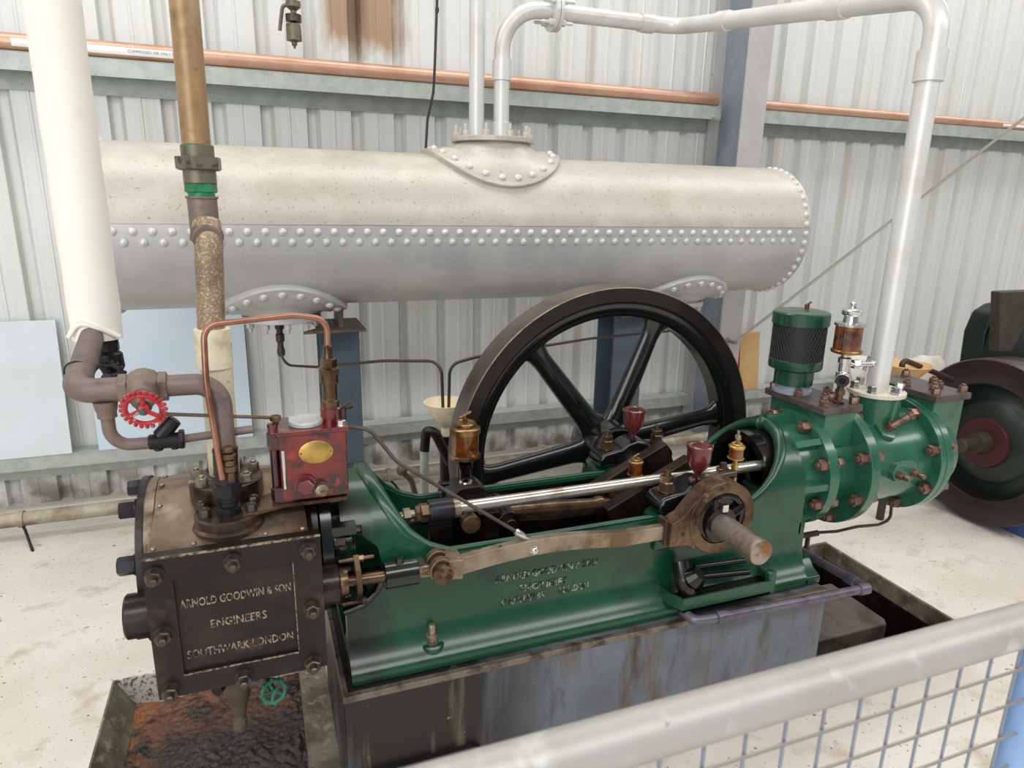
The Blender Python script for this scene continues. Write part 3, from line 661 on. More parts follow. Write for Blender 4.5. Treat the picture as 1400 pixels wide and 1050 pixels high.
# drain cock below
t2=Thing('drain_cock','brown drain cock with a small green handwheel hanging under the valve chest','valve',(-.118,1.60,.27))
mb=MB(); mb.lathe((-.115,1.60,.507),(-.02,0,-1),[(0,.022),(.05,.022),(.052,.036),(.10,.036),(.112,.034),(.14,.027),(.165,.02),(.185,.017),(.19,.013),(.2,.013),(.202,.017),(.232,.017),(.235,.012)],22); t2.part('body',mb,m_plate)
mb=MB(); mb.cyl((-.14,1.59,.44),(-.16,1.545,.44),.014); t2.part('plug',mb,m_darkiron)
mb=MB(); mb.cyl((-.115,1.60,.415),(-.045,1.578,.412),.017); mb.hexn((-.062,1.583,.412),(1,-.3,0),.036,.014); mb.cyl((-.045,1.578,.412),(-.035,1.545,.412),.011,.008); t2.part('bonnet',mb,m_plate)
q=Vector((-.032,1.535,.412)); qd=Vector((.2,-.9,.25)).normalized(); d_,u_,v_=frame(qd)
mb=MB(); mb.torus(q,qd,.027,.0055,28,8)
for k in range(5):
    a=2*PI*k/5; mb.tube([q,q+(u_*math.cos(a)+v_*math.sin(a))*.026],.004,8); 
for k in range(8):
    a=2*PI*k/8; mb.sphere(q+(u_*math.cos(a)+v_*math.sin(a))*.030,.006,8)
mb.cyl(q-qd*.02,q+qd*.008,.006); t2.part('handwheel',mb,m_valveg,label='green handwheel')

# ------------------------------------------------------------------ red mechanical lubricator on its bracket
t=Thing('mechanical_lubricator','oily red box lubricator with an oval brass plate, beside the exhaust pipe','lubricator',(.095,1.61,.895))
mb=MB(); mb.box(.022,.176,1.565,1.672,.897,1.068); bx=t.part('tank_box',mb,m_red,bev=.006)
mb=MB(); mb.box(.016,.182,1.560,1.677,1.062,1.074); t.part('lid',mb,m_red,bev=.003)
mb=MB(); mb.lathe((.088,1.612,1.074),(0,0,1),[(0,.040),(.010,.040),(.0125,.037)],36); mb.box(.05,.126,1.60,1.65,1.074,1.084); t.part('filler_cap',mb,m_galv,label='pale grey oval filler cap',bev=.002)
# brass plate
mb=MB(); n=36; mb.lathe((0,0,0),(0,-1,0),[(0,.036),(.0022,.036),(.003,.0345)],n)
for v in mb.bm.verts: v.co=Vector((v.co.x*1.08+.104,v.co.y+1.5655,v.co.z*.78+1.017))
np_=t.part('name_plate',mb,m_brass,label='oval brass plate')
mb=MB(); mb.dome((.070,1.563,1.017),(0,-1,0),.0028,.002,8); mb.dome((.138,1.563,1.017),(0,-1,0),.0028,.002,8); t.part('plate_pins',mb,m_oldbrass,parent=np_)
mb=MB(); mb.cyl((.075,1.566,.938),(.075,1.558,.938),.026); mb.hexn((.075,1.558,.938),(0,-1,0),.036,.018,.2); t.part('hex_plug',mb,m_redcup)
mb=MB(); mb.cyl((.111,1.566,.926),(.111,1.555,.926),.016); mb.lathe((.111,1.555,.926),(0,-1,0),[(0,.015),(.012,.015),(.014,.012),(.014,.004),(.010,.003)],20); t.part('round_plug',mb,m_nut)
# sight pillar at the left
mb=MB(); mb.lathe((.012,1.585,.90),(0,0,1),[(0,.014),(.03,.014),(.032,.010),(.135,.010),(.137,.015),(.168,.015),(.17,.012),(.19,.012)],16); mb.box(.005,.045,1.566,1.604,.895,.935); mb.box(.0,.04,1.566,1.604,1.03,1.068); sp=t.part('gauge_pillar',mb,m_red_dk,bev=.002)
mb=MB(); mb.cyl((.030,1.562,.935),(.030,1.562,1.03),.0045); t.part('gauge_glass',mb,m_chrome,parent=sp)
mb=MB(); mb.lathe((.020,1.59,1.085),(0,0,1),[(0,.007),(.010,.007),(.011,.013),(.020,.013),(.022,.010)],12); t.part('thumb_screw',mb,m_oldbrass)
# pump barrel
mb=MB(); mb.lathe((.148,1.62,1.07),(0,0,1),[(0,.026),(.036,.026),(.040,.022)],22); pb=t.part('pump_base',mb,m_red)
mb=MB(); mb.lathe((.148,1.62,1.105),(0,0,1),[(0,.021),(.02,.021),(.022,.018),(.062,.018),(.064,.022),(.10,.022),(.102,.019)],20); mb.hexn((.148,1.62,1.19),(0,0,1),.046,.016); mb.hexn((.148,1.62,1.207),(0,0,1),.034,.022,.3); mb.lathe((.148,1.62,1.228),(0,0,1),[(0,.013),(.008,.011),(.03,.011),(.032,.008)],16); t.part('pump_barrel',mb,m_bronze)
mb=MB(); mb.cyl((.172,1.625,1.07),(.172,1.625,1.102),.012); mb.cyl((.172,1.625,1.096),(.195,1.612,1.112),.006); mb.cyl((.19,1.615,1.108),(.198,1.611,1.114),.009); t.part('ratchet_arm',mb,m_nutd)
mb=MB()
mb.bolt((.166,1.575,1.074),(0,0,1),.018,.012); t.part('lid_screw',mb,m_chrome)
# bracket
mb=MB(); mb.prism([(-.065,1.53),(.025,1.56),(.17,1.56),(.17,1.66),(.03,1.66),(-.06,1.60)],'z',.888,.8965); t.part('bracket',mb,m_bronze,label='brassy bracket strip')
# copper oil tube from the pump to the steam union
mb=MB(); mb.tube([(.148,1.62,1.258),(.150,1.62,1.322),(.075,1.612,1.335),(-.112,1.585,1.325),(-.116,1.562,1.20),(-.101,1.540,.985)],.0068,12,fil=[0,.05,.05,.035,.3,0],seg=7)
solo('copper_oil_tube',mb,m_coppertube,'bent copper oil tube arching from the red lubricator to the steam union','tube')
mb=MB(); 
for z,r in ((1.052,.012),(1.036,.0145),(1.020,.0125),(1.006,.0145)): mb.lathe((-.083,1.545,z-.007),(0,0,1),[(0,r*.8),(.003,r),(.011,r),(.014,r*.8)],16)
mb.cyl((-.083,1.547,.975),(-.083,1.545,1.0),.009)
solo('oil_check_valve',mb,m_bronze,'stubby bronze check valve at the foot of the copper oil tube','valve')
# ------------------------------------------------------------------ plinth
t=Thing('plinth','grey-blue steel plinth with brown oil runs under the green engine bed','plinth',(.9,1.75,-.2))
mb=MB(); mb.box(.129,1.666,1.470,2.04,-.2,.397); t.part('body',mb,m_plinth,bev=.003)
mb=MB(); mb.box(.127,1.668,1.4675,1.486,.382,.4005); mb.box(.127,.142,1.47,2.04,.385,.4004); t.part('top_edge',mb,m_edge,label='worn greasy top edge',bev=.002)
mb=MB(); mb.prism([(.15,.10),(.47,.10),(.485,.115),(.485,.15),(.47,.165),(.15,.165)],'y',1.452,1.475); t.part('drip_lip',mb,m_darkiron,bev=.003)
# ------------------------------------------------------------------ green bed
HW_=.195
t=Thing('engine_bed','green cast iron engine bed with raised lettering, a hollow trough between cylinder and air end','engine bed',(.9,AX,.40))
XL=[(0,.43),(8,.365),(20,.318),(32,.292),(45,.272),(60,.253),(75,.240),(90,.232)]
XR=[(0,1.40),(10,1.455),(22,1.50),(36,1.535),(50,1.562),(65,1.583),(78,1.594),(90,1.60)]
ZC=.695
def sec(x,th):
    th=math.radians(th); ro,ri=HW_,.163
    half=[(-.255,.401),(-.255,.424),(-.250,.432),(-.238,.440),(-.222,.455),(-.208,.475),(-.199,.497),(-.195,.520),(-.195,ZC)]
    n=9
    half+=[(-ro*math.cos(th*i/n),ZC+ro*math.sin(th*i/n)) for i in range(1,n+1)]
    half+=[(-ri*math.cos(th*i/n),ZC+ri*math.sin(th*i/n)) for i in range(n,-1,-1)]
    half+=[(-.163,.60),(-.163,.50),(-.12,.455)]
    full=half+[(-a,b) for a,b in half[::-1]]
    return [(x,AX+a,b) for a,b in full]
st=[(.178,90)]+[(x,a) for a,x in XL[::-1]]
fine=[]
def interp(tab,x,inc):
    for (a0,x0),(a1,x1) in zip(tab,tab[1:]):
        lo,hi=min(x0,x1),max(x0,x1)
        if lo<=x<=hi: return a0+(a1-a0)*(x-x0)/(x1-x0)
def dens(tab,n=26):
    out=[]
    for k in range(n+1):
        a=90*k/n
        for (a0,x0),(a1,x1) in zip(tab,tab[1:]):
            if a0<=a<=a1: out.append((x0+(x1-x0)*(a-a0)/(a1-a0),a)); break
    return out
L_=dens(XL)[::-1]; R_=dens(XR)
L_=[(x,max(a,.4)) for x,a in L_]; R_=[(x,max(a,.4)) for x,a in R_]
st=[(.155,89.6),(.205,89.6)]+[(x,min(a,89.6)) for x,a in L_]+[(x,.4) for x in (.55,.7,.85,1.0,1.15,1.3)]+[(x,min(a,89.6)) for x,a in R_]+[(1.612,89.6)]
mb=MB(); mb.loft([sec(x,a) for x,a in st])
bed=t.part('casting',mb,m_green,ang=45)
# carve the recess round the valve spindle out of the near left wall
cut=MB(); arc=[(.155,.575),(.20,.590),(.235,.628),(.252,.685),(.240,.745),(.205,.775),(.205,.80),(.165,.80),(.10,.80),(.10,.575)]
cut.prism(arc,'y',1.40,1.64); co_=bpy.data.objects.new('cutter',cut.mesh('cutter')); COL.objects.link(co_); co_.location=(0,0,0)
bm_=bed.modifiers.new('cut','BOOLEAN'); bm_.object=co_; bm_.operation='DIFFERENCE'; bm_.solver='EXACT'
bpy.context.view_layer.update(); dg=bpy.context.evaluated_depsgraph_get()
me2=bpy.data.meshes.new_from_object(bed.evaluated_get(dg)); bed.modifiers.clear(); bed.data=me2; bpy.data.objects.remove(co_)
me2.materials.clear(); me2.materials.append(m_green); me2.polygons.foreach_set('use_smooth',[True]*len(me2.polygons)); me2.set_sharp_from_angle(angle=math.radians(45))
# beads along the rims and ends
def rimpath(sg):
    P=[]
    for x,a in L_: P.append((x,AX+sg*.179*math.cos(math.radians(a)),ZC+.181*math.sin(math.radians(a))))
    P+=[(x,AX+sg*.179,ZC+.002) for x in (.55,.7,.85,1.0,1.15,1.3)]
    for x,a in R_: P.append((x,AX+sg*.179*math.cos(math.radians(a)),ZC+.181*math.sin(math.radians(a))))
    return P
mb=MB(); f=rimpath(-1); b=rimpath(1)
loop=f+b[::-1][1:-1]
rr=[]
for p in loop:
    e=max(0,1-min(abs(p[0]-.23),9)/.22); e2=max(0,1-abs(p[0]-1.60)/.2)
    rr.append(.010+.015*e+.012*e2 if p[1]<AX+.02 else .007+.018*max(0,1-(p[1]-AX)/.06)*min(1,e+e2)+.012*e2)
mb.tube(loop,rr,12,closed=True); t.part('rim_bead',mb,m_green)
# raised curved lip round the spindle recess
mb=MB(); mb.tube([(.150,1.565,.578),(.20,1.562,.592),(.237,1.560,.630),(.254,1.556,.686)],.010,10,fil=.04); t.part('recess_lip',mb,m_oilgreen)
# left end web and flange
mb=MB(); mb.lathe((.104,AX,AZ),(1,0,0),[(0,.2),(.002,.205),(.028,.205),(.03,.2)],60); mb.lathe((.13,AX,AZ),(1,0,0),[(0,.15),(.06,.15)],40)
for z in (.70,.80): mb.box(.13,.19,1.57,1.95,z-.012,z+.012)
fl=t.part('cylinder_flange',mb,m_oilgreen)
t.many('stud_nut','sn',nutf(.03,.024,.02),m_nutd,[((.135,AX+.182*math.cos(a),AZ+.182*math.sin(a)),(1,0,0)) for a in [k*PI/5+.62+PI/10*5 for k in range(10)]],parent=fl)
# right end: pillar, tube, flange with webs
mb=MB()
def psec(x,g):
    return [(x,AX+a,b) for a,b in [(-.255-g*.0,.401),(-.255,.428),(-.232,.440),(-.208,.462),(-.197,.50),(-.195,.56),(-.195,.60),(-.17,.635),(.17,.635),(.195,.60),(.195,.56),(.197,.50),(.208,.462),(.232,.44),(.255,.428),(.255,.401)]]
mb.loft([psec(1.60,0),psec(1.632,0)])
mb.loft([[(1.632+dx,AX+y*(1 if abs(y)<.2 else 1),z) for y,z in [(-.255,.401),(-.255,.428),(-.225,.442),(-.2,.47),(.2,.47),(.225,.442),(.255,.428),(.255,.401)]] for dx in (-.01,.034)])
t.part('end_pillar',mb,m_green,bev=.006)
mb=MB(); mb.lathe((1.59,AX,AZ),(1,0,0),[(0,.165),(.12,.165),(.12,.148),(0,.148)],56,closed=True); mb.washer((1.703,AX,AZ),(1,0,0),.145,.203,.038,64)
for k in range(8):
    a=PI/4*k; 
    Mx=Matrix.Translation((0,AX,AZ))@Matrix.Rotation(a,4,'X'); mb.prism([(1.595,.155),(1.605,.193),(1.705,.199),(1.705,.155)],'y',-.011,.011)
    for v in mb.bm.verts[-8:]: v.co=Mx@Vector((v.co.x,v.co.y,v.co.z))
fl=t.part('air_flange',mb,m_green2)
def boltring(cx,r,n,ph,d): return [((cx,AX+r*math.cos(a),AZ+r*math.sin(a)),d) for a in [ph+2*PI*k/n for k in range(n)]]
t.many('flange_bolt','fb',nutf(.036,.026,.012),m_nutb,boltring(1.703,.183,8,math.radians(23),(-1,0,0)),parent=fl)
t.many('flange_bolt','fb',nutf(.036,.026,.012),m_nutb,boltring(1.741,.183,8,math.radians(23),(1,0,0)),parent=fl)
# lettering, holding-down bolt, feet bosses
mb=MB(); ty=AX-HW_; mb.bm.free()
for s_,x,z,w in (('ARNOLD GOODWIN & SON',.711,.594,.314),('ENGINEERS',.700,.553,.146),('SOUTHWARK',.640,.519,.135),('LONDON',.795,.523,.092)):
    mb=MB(); mb.text(s_,x,z,ty,w,.021,.006,.014); t.part('lettering',mb,m_letterg,label='raised lettering')
for x in (.372,):
    mb=MB(); mb.lathe((x,1.545,.425),(0,0,1),[(0,.034),(.026,.033),(.030,.029)],28); bs=t.part('foot_boss',mb,m_green)
    mb=MB(); mb.bolt((x,1.545,.455),(0,0,1),.030,.022,.03,.010); t.part('holding_down_bolt',mb,m_nut,parent=bs)
# bearing pedestals cast on both walls
for y0,y1 in ((1.545,1.645),(1.90,2.035)):
    mb=MB(); mb.prism([(1.045,.60),(1.36,.60),(1.345,.690),(1.30,.715),(1.10,.715),(1.06,.690)],'y',y0,y1); t.part('bearing_pedestal',mb,m_green,bev=.008)
# oily inside of the trough
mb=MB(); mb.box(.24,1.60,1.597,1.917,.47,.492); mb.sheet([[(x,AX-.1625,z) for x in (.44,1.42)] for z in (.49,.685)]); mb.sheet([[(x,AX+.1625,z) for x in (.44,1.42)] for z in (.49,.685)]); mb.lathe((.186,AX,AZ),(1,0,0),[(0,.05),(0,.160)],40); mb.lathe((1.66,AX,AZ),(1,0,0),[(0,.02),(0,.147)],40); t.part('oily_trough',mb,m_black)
mb=MB(); mb.torus((1.52,AX,AZ),(1,0,0),.139,.006,48,8); mb.lathe((1.50,AX,AZ),(1,0,0),[(0,.12),(0,.146),(.12,.146),(.12,.12)],48,closed=True); t.part('guide_ring',mb,m_black)
mb=MB(); mb.torus((1.60,AX,AZ),(1,0,0),.128,.005,48,8); t.part('guide_ring',mb,m_nut)
# drip tray on the near side
mb=MB(); tr=[(1.075,1.562),(1.078,1.50),(1.10,1.456),(1.42,1.456),(1.445,1.475),(1.445,1.562)]
mb.prism(tr,'z',.440,.446)
for a,b in zip(tr,tr[1:]):
    A=Vector((*a,0));B=Vector((*b,0)); n=Vector((B-A).cross(Vector((0,0,1)))).normalized()*-.006
    mb.prism([a,b,(b[0]+n.x,b[1]+n.y),(a[0]+n.x,a[1]+n.y)],'z',.440,.484)
ty_=t.part('drip_tray',mb,m_green)
mb=MB(); mb.prism([(1.083,1.56),(1.086,1.502),(1.105,1.463),(1.417,1.463),(1.438,1.478),(1.438,1.56)],'z',.446,.455); t.part('tray_oil',mb,m_black,parent=ty_)
mb=MB(); mb.lathe((1.425,1.470,.436),(0,0,1),[(0,.016),(.07,.016),(.072,.013)],20); t.part('tray_lug',mb,m_green,parent=ty_)
# dark knuckles and stubs above the tray
mb=MB(); mb.tube([(1.13,1.53,.56),(1.125,1.50,.52),(1.14,1.49,.47)],.026,12,fil=.02); mb.lathe((1.13,1.51,.50),(.3,-.4,.5),[(0,.02),(.04,.034),(.07,.02)],14); mb.cyl((1.19,1.52,.505),(1.37,1.505,.497),.009); mb.cyl((1.19,1.54,.528),(1.37,1.53,.524),.009); mb.lathe((1.19,1.52,.47),(0,0,1),[(0,.02),(.03,.022),(.05,.012)],12); t.part('tray_fittings',mb,m_black)
# ------------------------------------------------------------------ drain pipe round the plinth
mb=MB(); mb.tube([(1.115,1.475,.43),(1.125,1.430,.425),(1.175,1.430,.420),(1.79,1.430,.400),(1.79,2.10,.362)],.0145,14,fil=[0,.02,.015,.03,0]); 
for p,d in (((1.20,1.430,.4195),(1,0,-.03)),((1.755,1.430,.401),(1,0,-.03)),((1.79,1.47,.3975),(0,1,-.05))): mb.lathe(p,d,[(0,.0145),(.002,.0185),(.04,.0185),(.042,.0145)],16)
solo('drain_pipe',mb,m_drain,'violet-grey drain pipe running along the plinth top and round its right corner','pipe')
# ------------------------------------------------------------------ valve gear
t=Thing('valve_spindle','bronze-brown valve spindle between the valve chest gland and the flat eccentric bar','spindle',(.24,1.50,.69))
SY=1.505
mb=MB(); mb.lathe((.137,1.527,.688),(1,-.0,0),[(0,.034),(.004,.036),(.02,.034),(.022,.02)],22); mb.cyl((.13,1.525,.688),(.39,SY,.692),.0145,n=18); t.part('rod',mb,m_bronze)
mb=MB(); mb.prism([(SY+.018-.05,.688+.0),(SY+.018-.03,.688+.042),(SY+.018+.012,.688+.062),(SY+.018+.03,.688+.05),(SY+.018+.03,.688-.05),(SY+.018+.0,.688-.062),(SY+.018-.03,.688-.042)],'x',.175,.187); mb.cyl((.14,1.537,.738),(.225,1.537,.738),.005); mb.bolt((.187,1.537,.738),(1,0,0),.016,.012); mb.cyl((.14,1.507,.638),(.20,1.507,.638),.005); mb.bolt((.187,1.507,.638),(1,0,0),.016,.012); t.part('gland',mb,m_bronze)
mb=MB(); mb.lathe((.245,SY+.012,.690),(1,0,0),[(0,.030),(.002,.034),(.083,.034),(.085,.03)],26); mb.cyl((.285,SY+.01,.715),(.285,SY+.01,.735),.013,.010); t.part('guide_bush',mb,m_oilgreen)
mb=MB(); mb.box(.328,.358,SY-.010,SY+.012,.680,.704); t.part('flat',mb,m_nut)
t=Thing('eccentric_rod','stained flat steel bar running from the forked knuckle to the eccentric strap','rod',(.7,SY,.69))
mb=MB(); mb.prism([(.400,.672),(.438,.668),(.440,.722),(.400,.724)],'y',SY-.030,SY+.034); mb.cyl((.385,SY-.028,.70),(.385,SY-.006,.70),.032); mb.cyl((.385,SY+.014,.70),(.385,SY+.036,.70),.032); mb.box(.385,.42,SY-.028,SY-.006,.672,.724); mb.box(.385,.42,SY+.014,SY+.036,.672,.724)
t.part('fork',mb,m_bar,bev=.003)
mb=MB(); mb.cyl((.382,SY-.048,.699),(.382,SY+.04,.699),.026,n=26); t.part('pin',mb,m_bronze)
mb=MB(); S=[]
for i in range(25):
    u=i/24; x=.436+u*.625; zc=.694+.020*math.sin(PI*min(u*1.35,1))-.004*u; h=.0235-.003*u
    S.append([(x,SY-.014,zc-h),(x,SY+.010,zc-h),(x,SY+.010,zc+h),(x,SY-.014,zc+h)])
mb.loft(S); t.part('bar',mb,m_bar,bev=.0015)
mb=MB(); mb.bolt((.636,SY-.013,.708),(0,-1,0),.018,.010,.006); t.part('pivot_nut',mb,m_chrome)
# eccentric strap
CX,CZ=1.203,.708
EX,EZ=CX+.012,CZ+.012
t=Thing('eccentric_strap','bronze-brown eccentric strap round the crankshaft with a black sheave inside','eccentric',(EX,1.49,.60))
poly=[(1.045,.652),(1.052,.728),(1.10,.752)]
for i in range(25):
    a=math.radians(140-i*(140+128)/24); poly.append((EX+.112*math.cos(a),EZ+.112*math.sin(a)))
poly+=[(1.13,.640),(1.10,.650)]
hole=None
mb=MB(); mb.prism([(1.043,.654),(1.046,.724),(1.085,.744),(1.125,.790),(1.16,.70),(1.13,.632),(1.10,.650)],'y',1.468,1.522); mb.washer((EX,1.465,EZ),(0,1,0),.078,.112,.06,56)
t.part('strap',mb,m_bronze,bev=.004)
mb=MB(); mb.box(1.035,1.047,SY-.022,SY+.02,.654,.732); t.part('butt_plate',mb,m_brownfl,bev=.002)
mb=MB(); mb.cyl((1.085,1.469,.690),(1.085,1.466,.690),.006); t.part('oil_hole',mb,m_black)
mb=MB(); mb.lathe((EX,1.478,EZ),(0,1,0),[(0,.078),(.045,.078)],48); mb.washer((CX,1.455,CZ),(0,1,0),.034,.052,.03,32); 
for a in (2.0,.4,-2.2): 
    mb.tube([(CX+.04*math.cos(a),1.468,CZ+.04*math.sin(a)),(EX+.074*math.cos(a),1.468,EZ+.074*math.sin(a))],.012,8)
mb.torus((EX,1.474,EZ),(0,1,0),.070,.009,40,8)
sh_=t.part('sheave',mb,m_black)
mb=MB(); mb.box(CX-.004,CX+.016,1.448,1.466,CZ+.040,CZ+.062); t.part('set_screw',mb,m_chrome,parent=sh_,bev=.002)
# ------------------------------------------------------------------ crankshaft
t=Thing('crankshaft','rusty steel crankshaft whose bare round end sticks out toward the hand rail','crankshaft',(CX,1.6,CZ-.04))
mb=MB(); mb.lathe((CX,1.282,CZ),(0,1,0),[(0,.030),(.003,.0355),(.02,.0362),(.024,.0345),(.40,.0345)],36); t.part('shaft_end',mb,m_shaft,label='bare rusty shaft end')
mb=MB(); mb.cyl((CX,1.86,CZ),(CX,2.29,CZ),.040,n=28); t.part('rear_journal',mb,m_shaft)
ca=math.radians(205); px_,pz_=CX+.13*math.cos(ca),CZ+.13*math.sin(ca)
for y0,y1 in ((1.668,1.712),(1.808,1.852)):
    mb=MB(); mb.box(-.235,.085,y0,y1,-.092,.092)
    Mx=Matrix.Translation((CX,0,CZ))@Matrix.Rotation(-(ca-PI),4,'Y')
    for v in mb.bm.verts: v.co=Mx@v.co
    t.part('crank_web',mb,m_web,bev=.004)
mb=MB(); mb.cyl((px_,1.70,pz_),(px_,1.82,pz_),.034); t.part('crank_pin',mb,m_rod)
# connecting rod
t=Thing('connecting_rod','oily bronze-brown connecting rod lying in the bed trough toward the crank','rod',(.8,1.76,.62))
mb=MB(); mb.lathe((.62,1.76,.690),(px_-.62-.0,0,pz_-.69),[(0,.022),(.03,.026),(.20,.030),(.33,.027),(.345,.034),(.36,.034),(.362,.027),(.40,.027)],22); t.part('rod',mb,m_bronze)
mb=MB(); mb.washer((px_,1.722,pz_),(0,1,0),.034,.064,.078,32); mb.box(px_-.05,px_-.02,1.725,1.797,pz_-.075,pz_+.075); t.part('big_end',mb,m_oldbrass,bev=.003)
mb=MB(); mb.cyl((.64,1.69,.69),(.64,1.83,.69),.034); mb.cyl((.64,1.665,.69),(.64,1.69,.69),.02); mb.box(.55,.61,1.69,1.83,.65,.73); t.part('small_end',mb,m_black,bev=.003)
# crosshead with the two side rods
t=Thing('side_rod','bright steel side rod passing over the crankshaft from the steam crosshead to the air piston','rod',(1.0,1.67,.75))
RY,RZ=1.668,.772
mb=MB(); mb.cyl((.46,RY,RZ),(1.70,RY,RZ),.0175,n=22); t.part('rod',mb,m_rod)
mb=MB(); mb.lathe((.395,RY,RZ),(1,0,0),[(0,.030),(.004,.032),(.068,.032),(.07,.028)],24); t.part('crosshead_eye',mb,m_darkiron)
mb=MB(); mb.lathe((.465,RY,RZ),(1,0,0),[(0,.027),(.018,.027),(.02,.0175)],24); t.part('collar',mb,m_bar)
mb=MB(); mb.hexn((.395,RY,RZ),(-1,0,0),.046,.024,.2); mb.hexn((.371,RY,RZ),(-1,0,0),.04,.014,.5); t.part('rod_nut',mb,m_bronze)
mb=MB(); mb.cyl((.36,RY,RZ),(.30,RY,RZ-.004),.012); mb.hexn((.345,RY,RZ),(-1,0,0),.032,.02); t.part('lock_nut',mb,m_nut)
t=Thing('steam_crosshead','dark oily crosshead block with a round pin end, in the left of the trough','crosshead',(.45,1.76,.52))
mb=MB(); mb.prism([(1.70,.60),(1.86,.54),(1.89,.60),(1.73,.755),(1.67,.742),(1.66,.70)],'x',.395,.465); t.part('block',mb,m_black,bev=.006)
mb=MB(); mb.cyl((.10,AX,AZ),(.40,AX,AZ),.024); t.part('piston_rod',mb,m_rod)
mb=MB(); mb.lathe((.512,1.645,.726),(0,-1,0),[(-.03,.026),(0,.028),(.004,.025)],22); t.part('pin',mb,m_bronze)
# drive rod from lubricator down to the flat bar
t=Thing('lubricator_drive_rod','thin bent steel rod running from the red lubricator down to the flat eccentric bar','rod',(.45,1.58,.72))
mb=MB(); mb.tube([(.178,1.600,1.062),(.235,1.590,1.052),(.292,1.560,.972),(.620,1.508,.738)],.0048,10,fil=[0,.05,.08,0]); t.part('rod',mb,m_dullsteel)
mb=MB(); mb.lathe((.590,1.512,.759),(.328,-.052,-.234),[(0,.006),(.004,.010),(.03,.010),(.034,.007),(.06,.007)],12); t.part('end_eye',mb,m_chrome)
# ------------------------------------------------------------------ bearings and their oil cups
def bearing(yc,lab,ox):
    t=Thing('bearing_cap',lab,'bearing',(CX,yc,.71),'crankshaft bearing caps'); w=.048
    mb=MB(); poly=[(1.060,.712),(1.350,.712),(1.352,.742),(1.335,.764),(1.30,.770),(1.262,.772),(1.24,.790),(1.203,.800),(1.165,.790),(1.145,.772),(1.105,.770),(1.07,.764),(1.058,.742)]
    mb.prism(poly,'y',yc-w,yc+w); t.part('cap',mb,m_flyblk,bev=.014)
    for x in (1.105,1.305):
        mb=MB(); mb.lathe((x,yc,.768),(0,0,1),[(0,.026),(.004,.026)],20); mb.hexn((x,yc,.772),(0,0,1),.040,.028,.3); mb.hexn((x,yc,.800),(0,0,1),.036,.016,.8); mb.cyl((x,yc,.815),(x,yc,.832),.012,.010); t.part('cap_nut',mb,m_bronze)
    return t
bearing(1.597,'black bearing cap with stacked nuts, on the near bed wall above the shaft end','')
bearing(1.972,'black bearing cap with stacked nuts, on the far bed wall beside the flywheel hub','')
def cup(x,y,z,lab,s=1.0):
    mb=MB(); mb.lathe((x,y,z),(0,0,1),[(0,.010*s),(.014*s,.010*s),(.02*s,.014*s),(.034*s,.026*s),(.05*s,.0335*s),(.066*s,.0365*s),(.094*s,.0365*s),(.096*s,.040*s),(.104*s,.040*s),(.106*s,.036*s),(.102*s,.034*s),(.100*s,.026*s),(.104*s,.022*s),(.104*s,0)],28)
    solo('oil_cup',mb,m_redcup,lab,'oil cup','maroon oil cups on the bearings')
cup(1.212,1.597,.796,'maroon oil cup on the bearing cap nearest the hand rail')
cup(1.205,1.972,.796,'maroon oil cup on the far bearing cap in front of the flywheel hub')
def oiler(x,y,z,r,h,lab,leg=0,knob=True,mt=m_oldbrass,tall=False):
    t=Thing('drip_oiler',lab,'oiler',(x,y,z-leg),'brass drip oilers')
    if leg: 
        mb=MB(); mb.lathe((x,y,z-leg),(0,0,1),[(0,r*.45),(leg*.2,r*.45),(leg*.22,r*.33),(leg*.5,r*.33),(leg*.55,r*.48),(leg*.75,r*.48),(leg*.8,r*.3),(leg,r*.35)],16); t.part('stem',mb,mt)
    mb=MB(); mb.lathe((x,y,z),(0,0,1),[(0,r*.5),(.002,r*1.12),(h*.10,r*1.12),(h*.12,r)],28); t.part('base',mb,mt)
    mb=MB(); mb.lathe((x,y,z+h*.10),(0,0,1),[(0,r*.97),(h*.70,r*.97)],28); t.part('glass',mb,m_amber,label='amber oil-filled glass')
    mb=MB(); mb.lathe((x,y,z+h*.78),(0,0,1),[(0,r),(.001,r*1.1),(h*.16,r*1.1),(h*.2,r*1.0),(h*.22,r*.55)],28); t.part('lid',mb,mt)
    mb=MB(); mb.lathe((x,y,z+h),(0,0,1),[(0,r*.75),(h*.07,r*.75),(h*.09,r*.66),(h*.09,r*.15),(h*.3,r*.15)],20); mb.torus((x,y,z+h*1.08),(0,0,1),r*.68,r*.09,20,6); k=t.part('filler',mb,mt)
    if tall: mb=MB(); mb.lathe((x,y,z+h*1.05),(0,0,1),[(0,r*.3),(h*.35,r*.3),(h*.4,r*.42),(h*.62,r*.42),(h*.66,r*.2),(h*.95,r*.2)],12); t.part('spindle',mb,m_nut,parent=k)
    mb=MB(); mb.tube([(x-r*.35,y,z+h*1.26),(x+r*.42,y-.1*r,z+h*1.42)],r*.12,8); mb.cyl((x,y,z+h*1.05),(x,y,z+h*1.32),r*.10); t.part('toggle',mb,mt,parent=k)
oiler(.578,1.93,.812,.044,.105,'largest amber drip oiler, on a black pillar left of the flywheel',.0)
oiler(1.095,1.76,.752,.0225,.052,'small amber drip oiler above the crank, in front of the far bearing',.035)
oiler(1.338,1.585,.846,.0225,.045,'small bright brass oiler on a stem at the right of the near bearing cap',.075,mt=m_brass,tall=True)
mb=MB(); mb.cyl((1.19,1.572,.800),(1.33,1.572,.806),.011); mb.lathe((1.20,1.572,.8005),(1,0,.04),[(0,.015),(.03,.015)],8); mb.sphere((1.175,1.572,.80),.014,10); mb.cyl((1.338,1.585,.79),(1.338,1.585,.775),.010)
solo('oil_feed_tube',mb,m_nutd,'short steel oil tube lying across the near bearing cap below its oiler','tube')
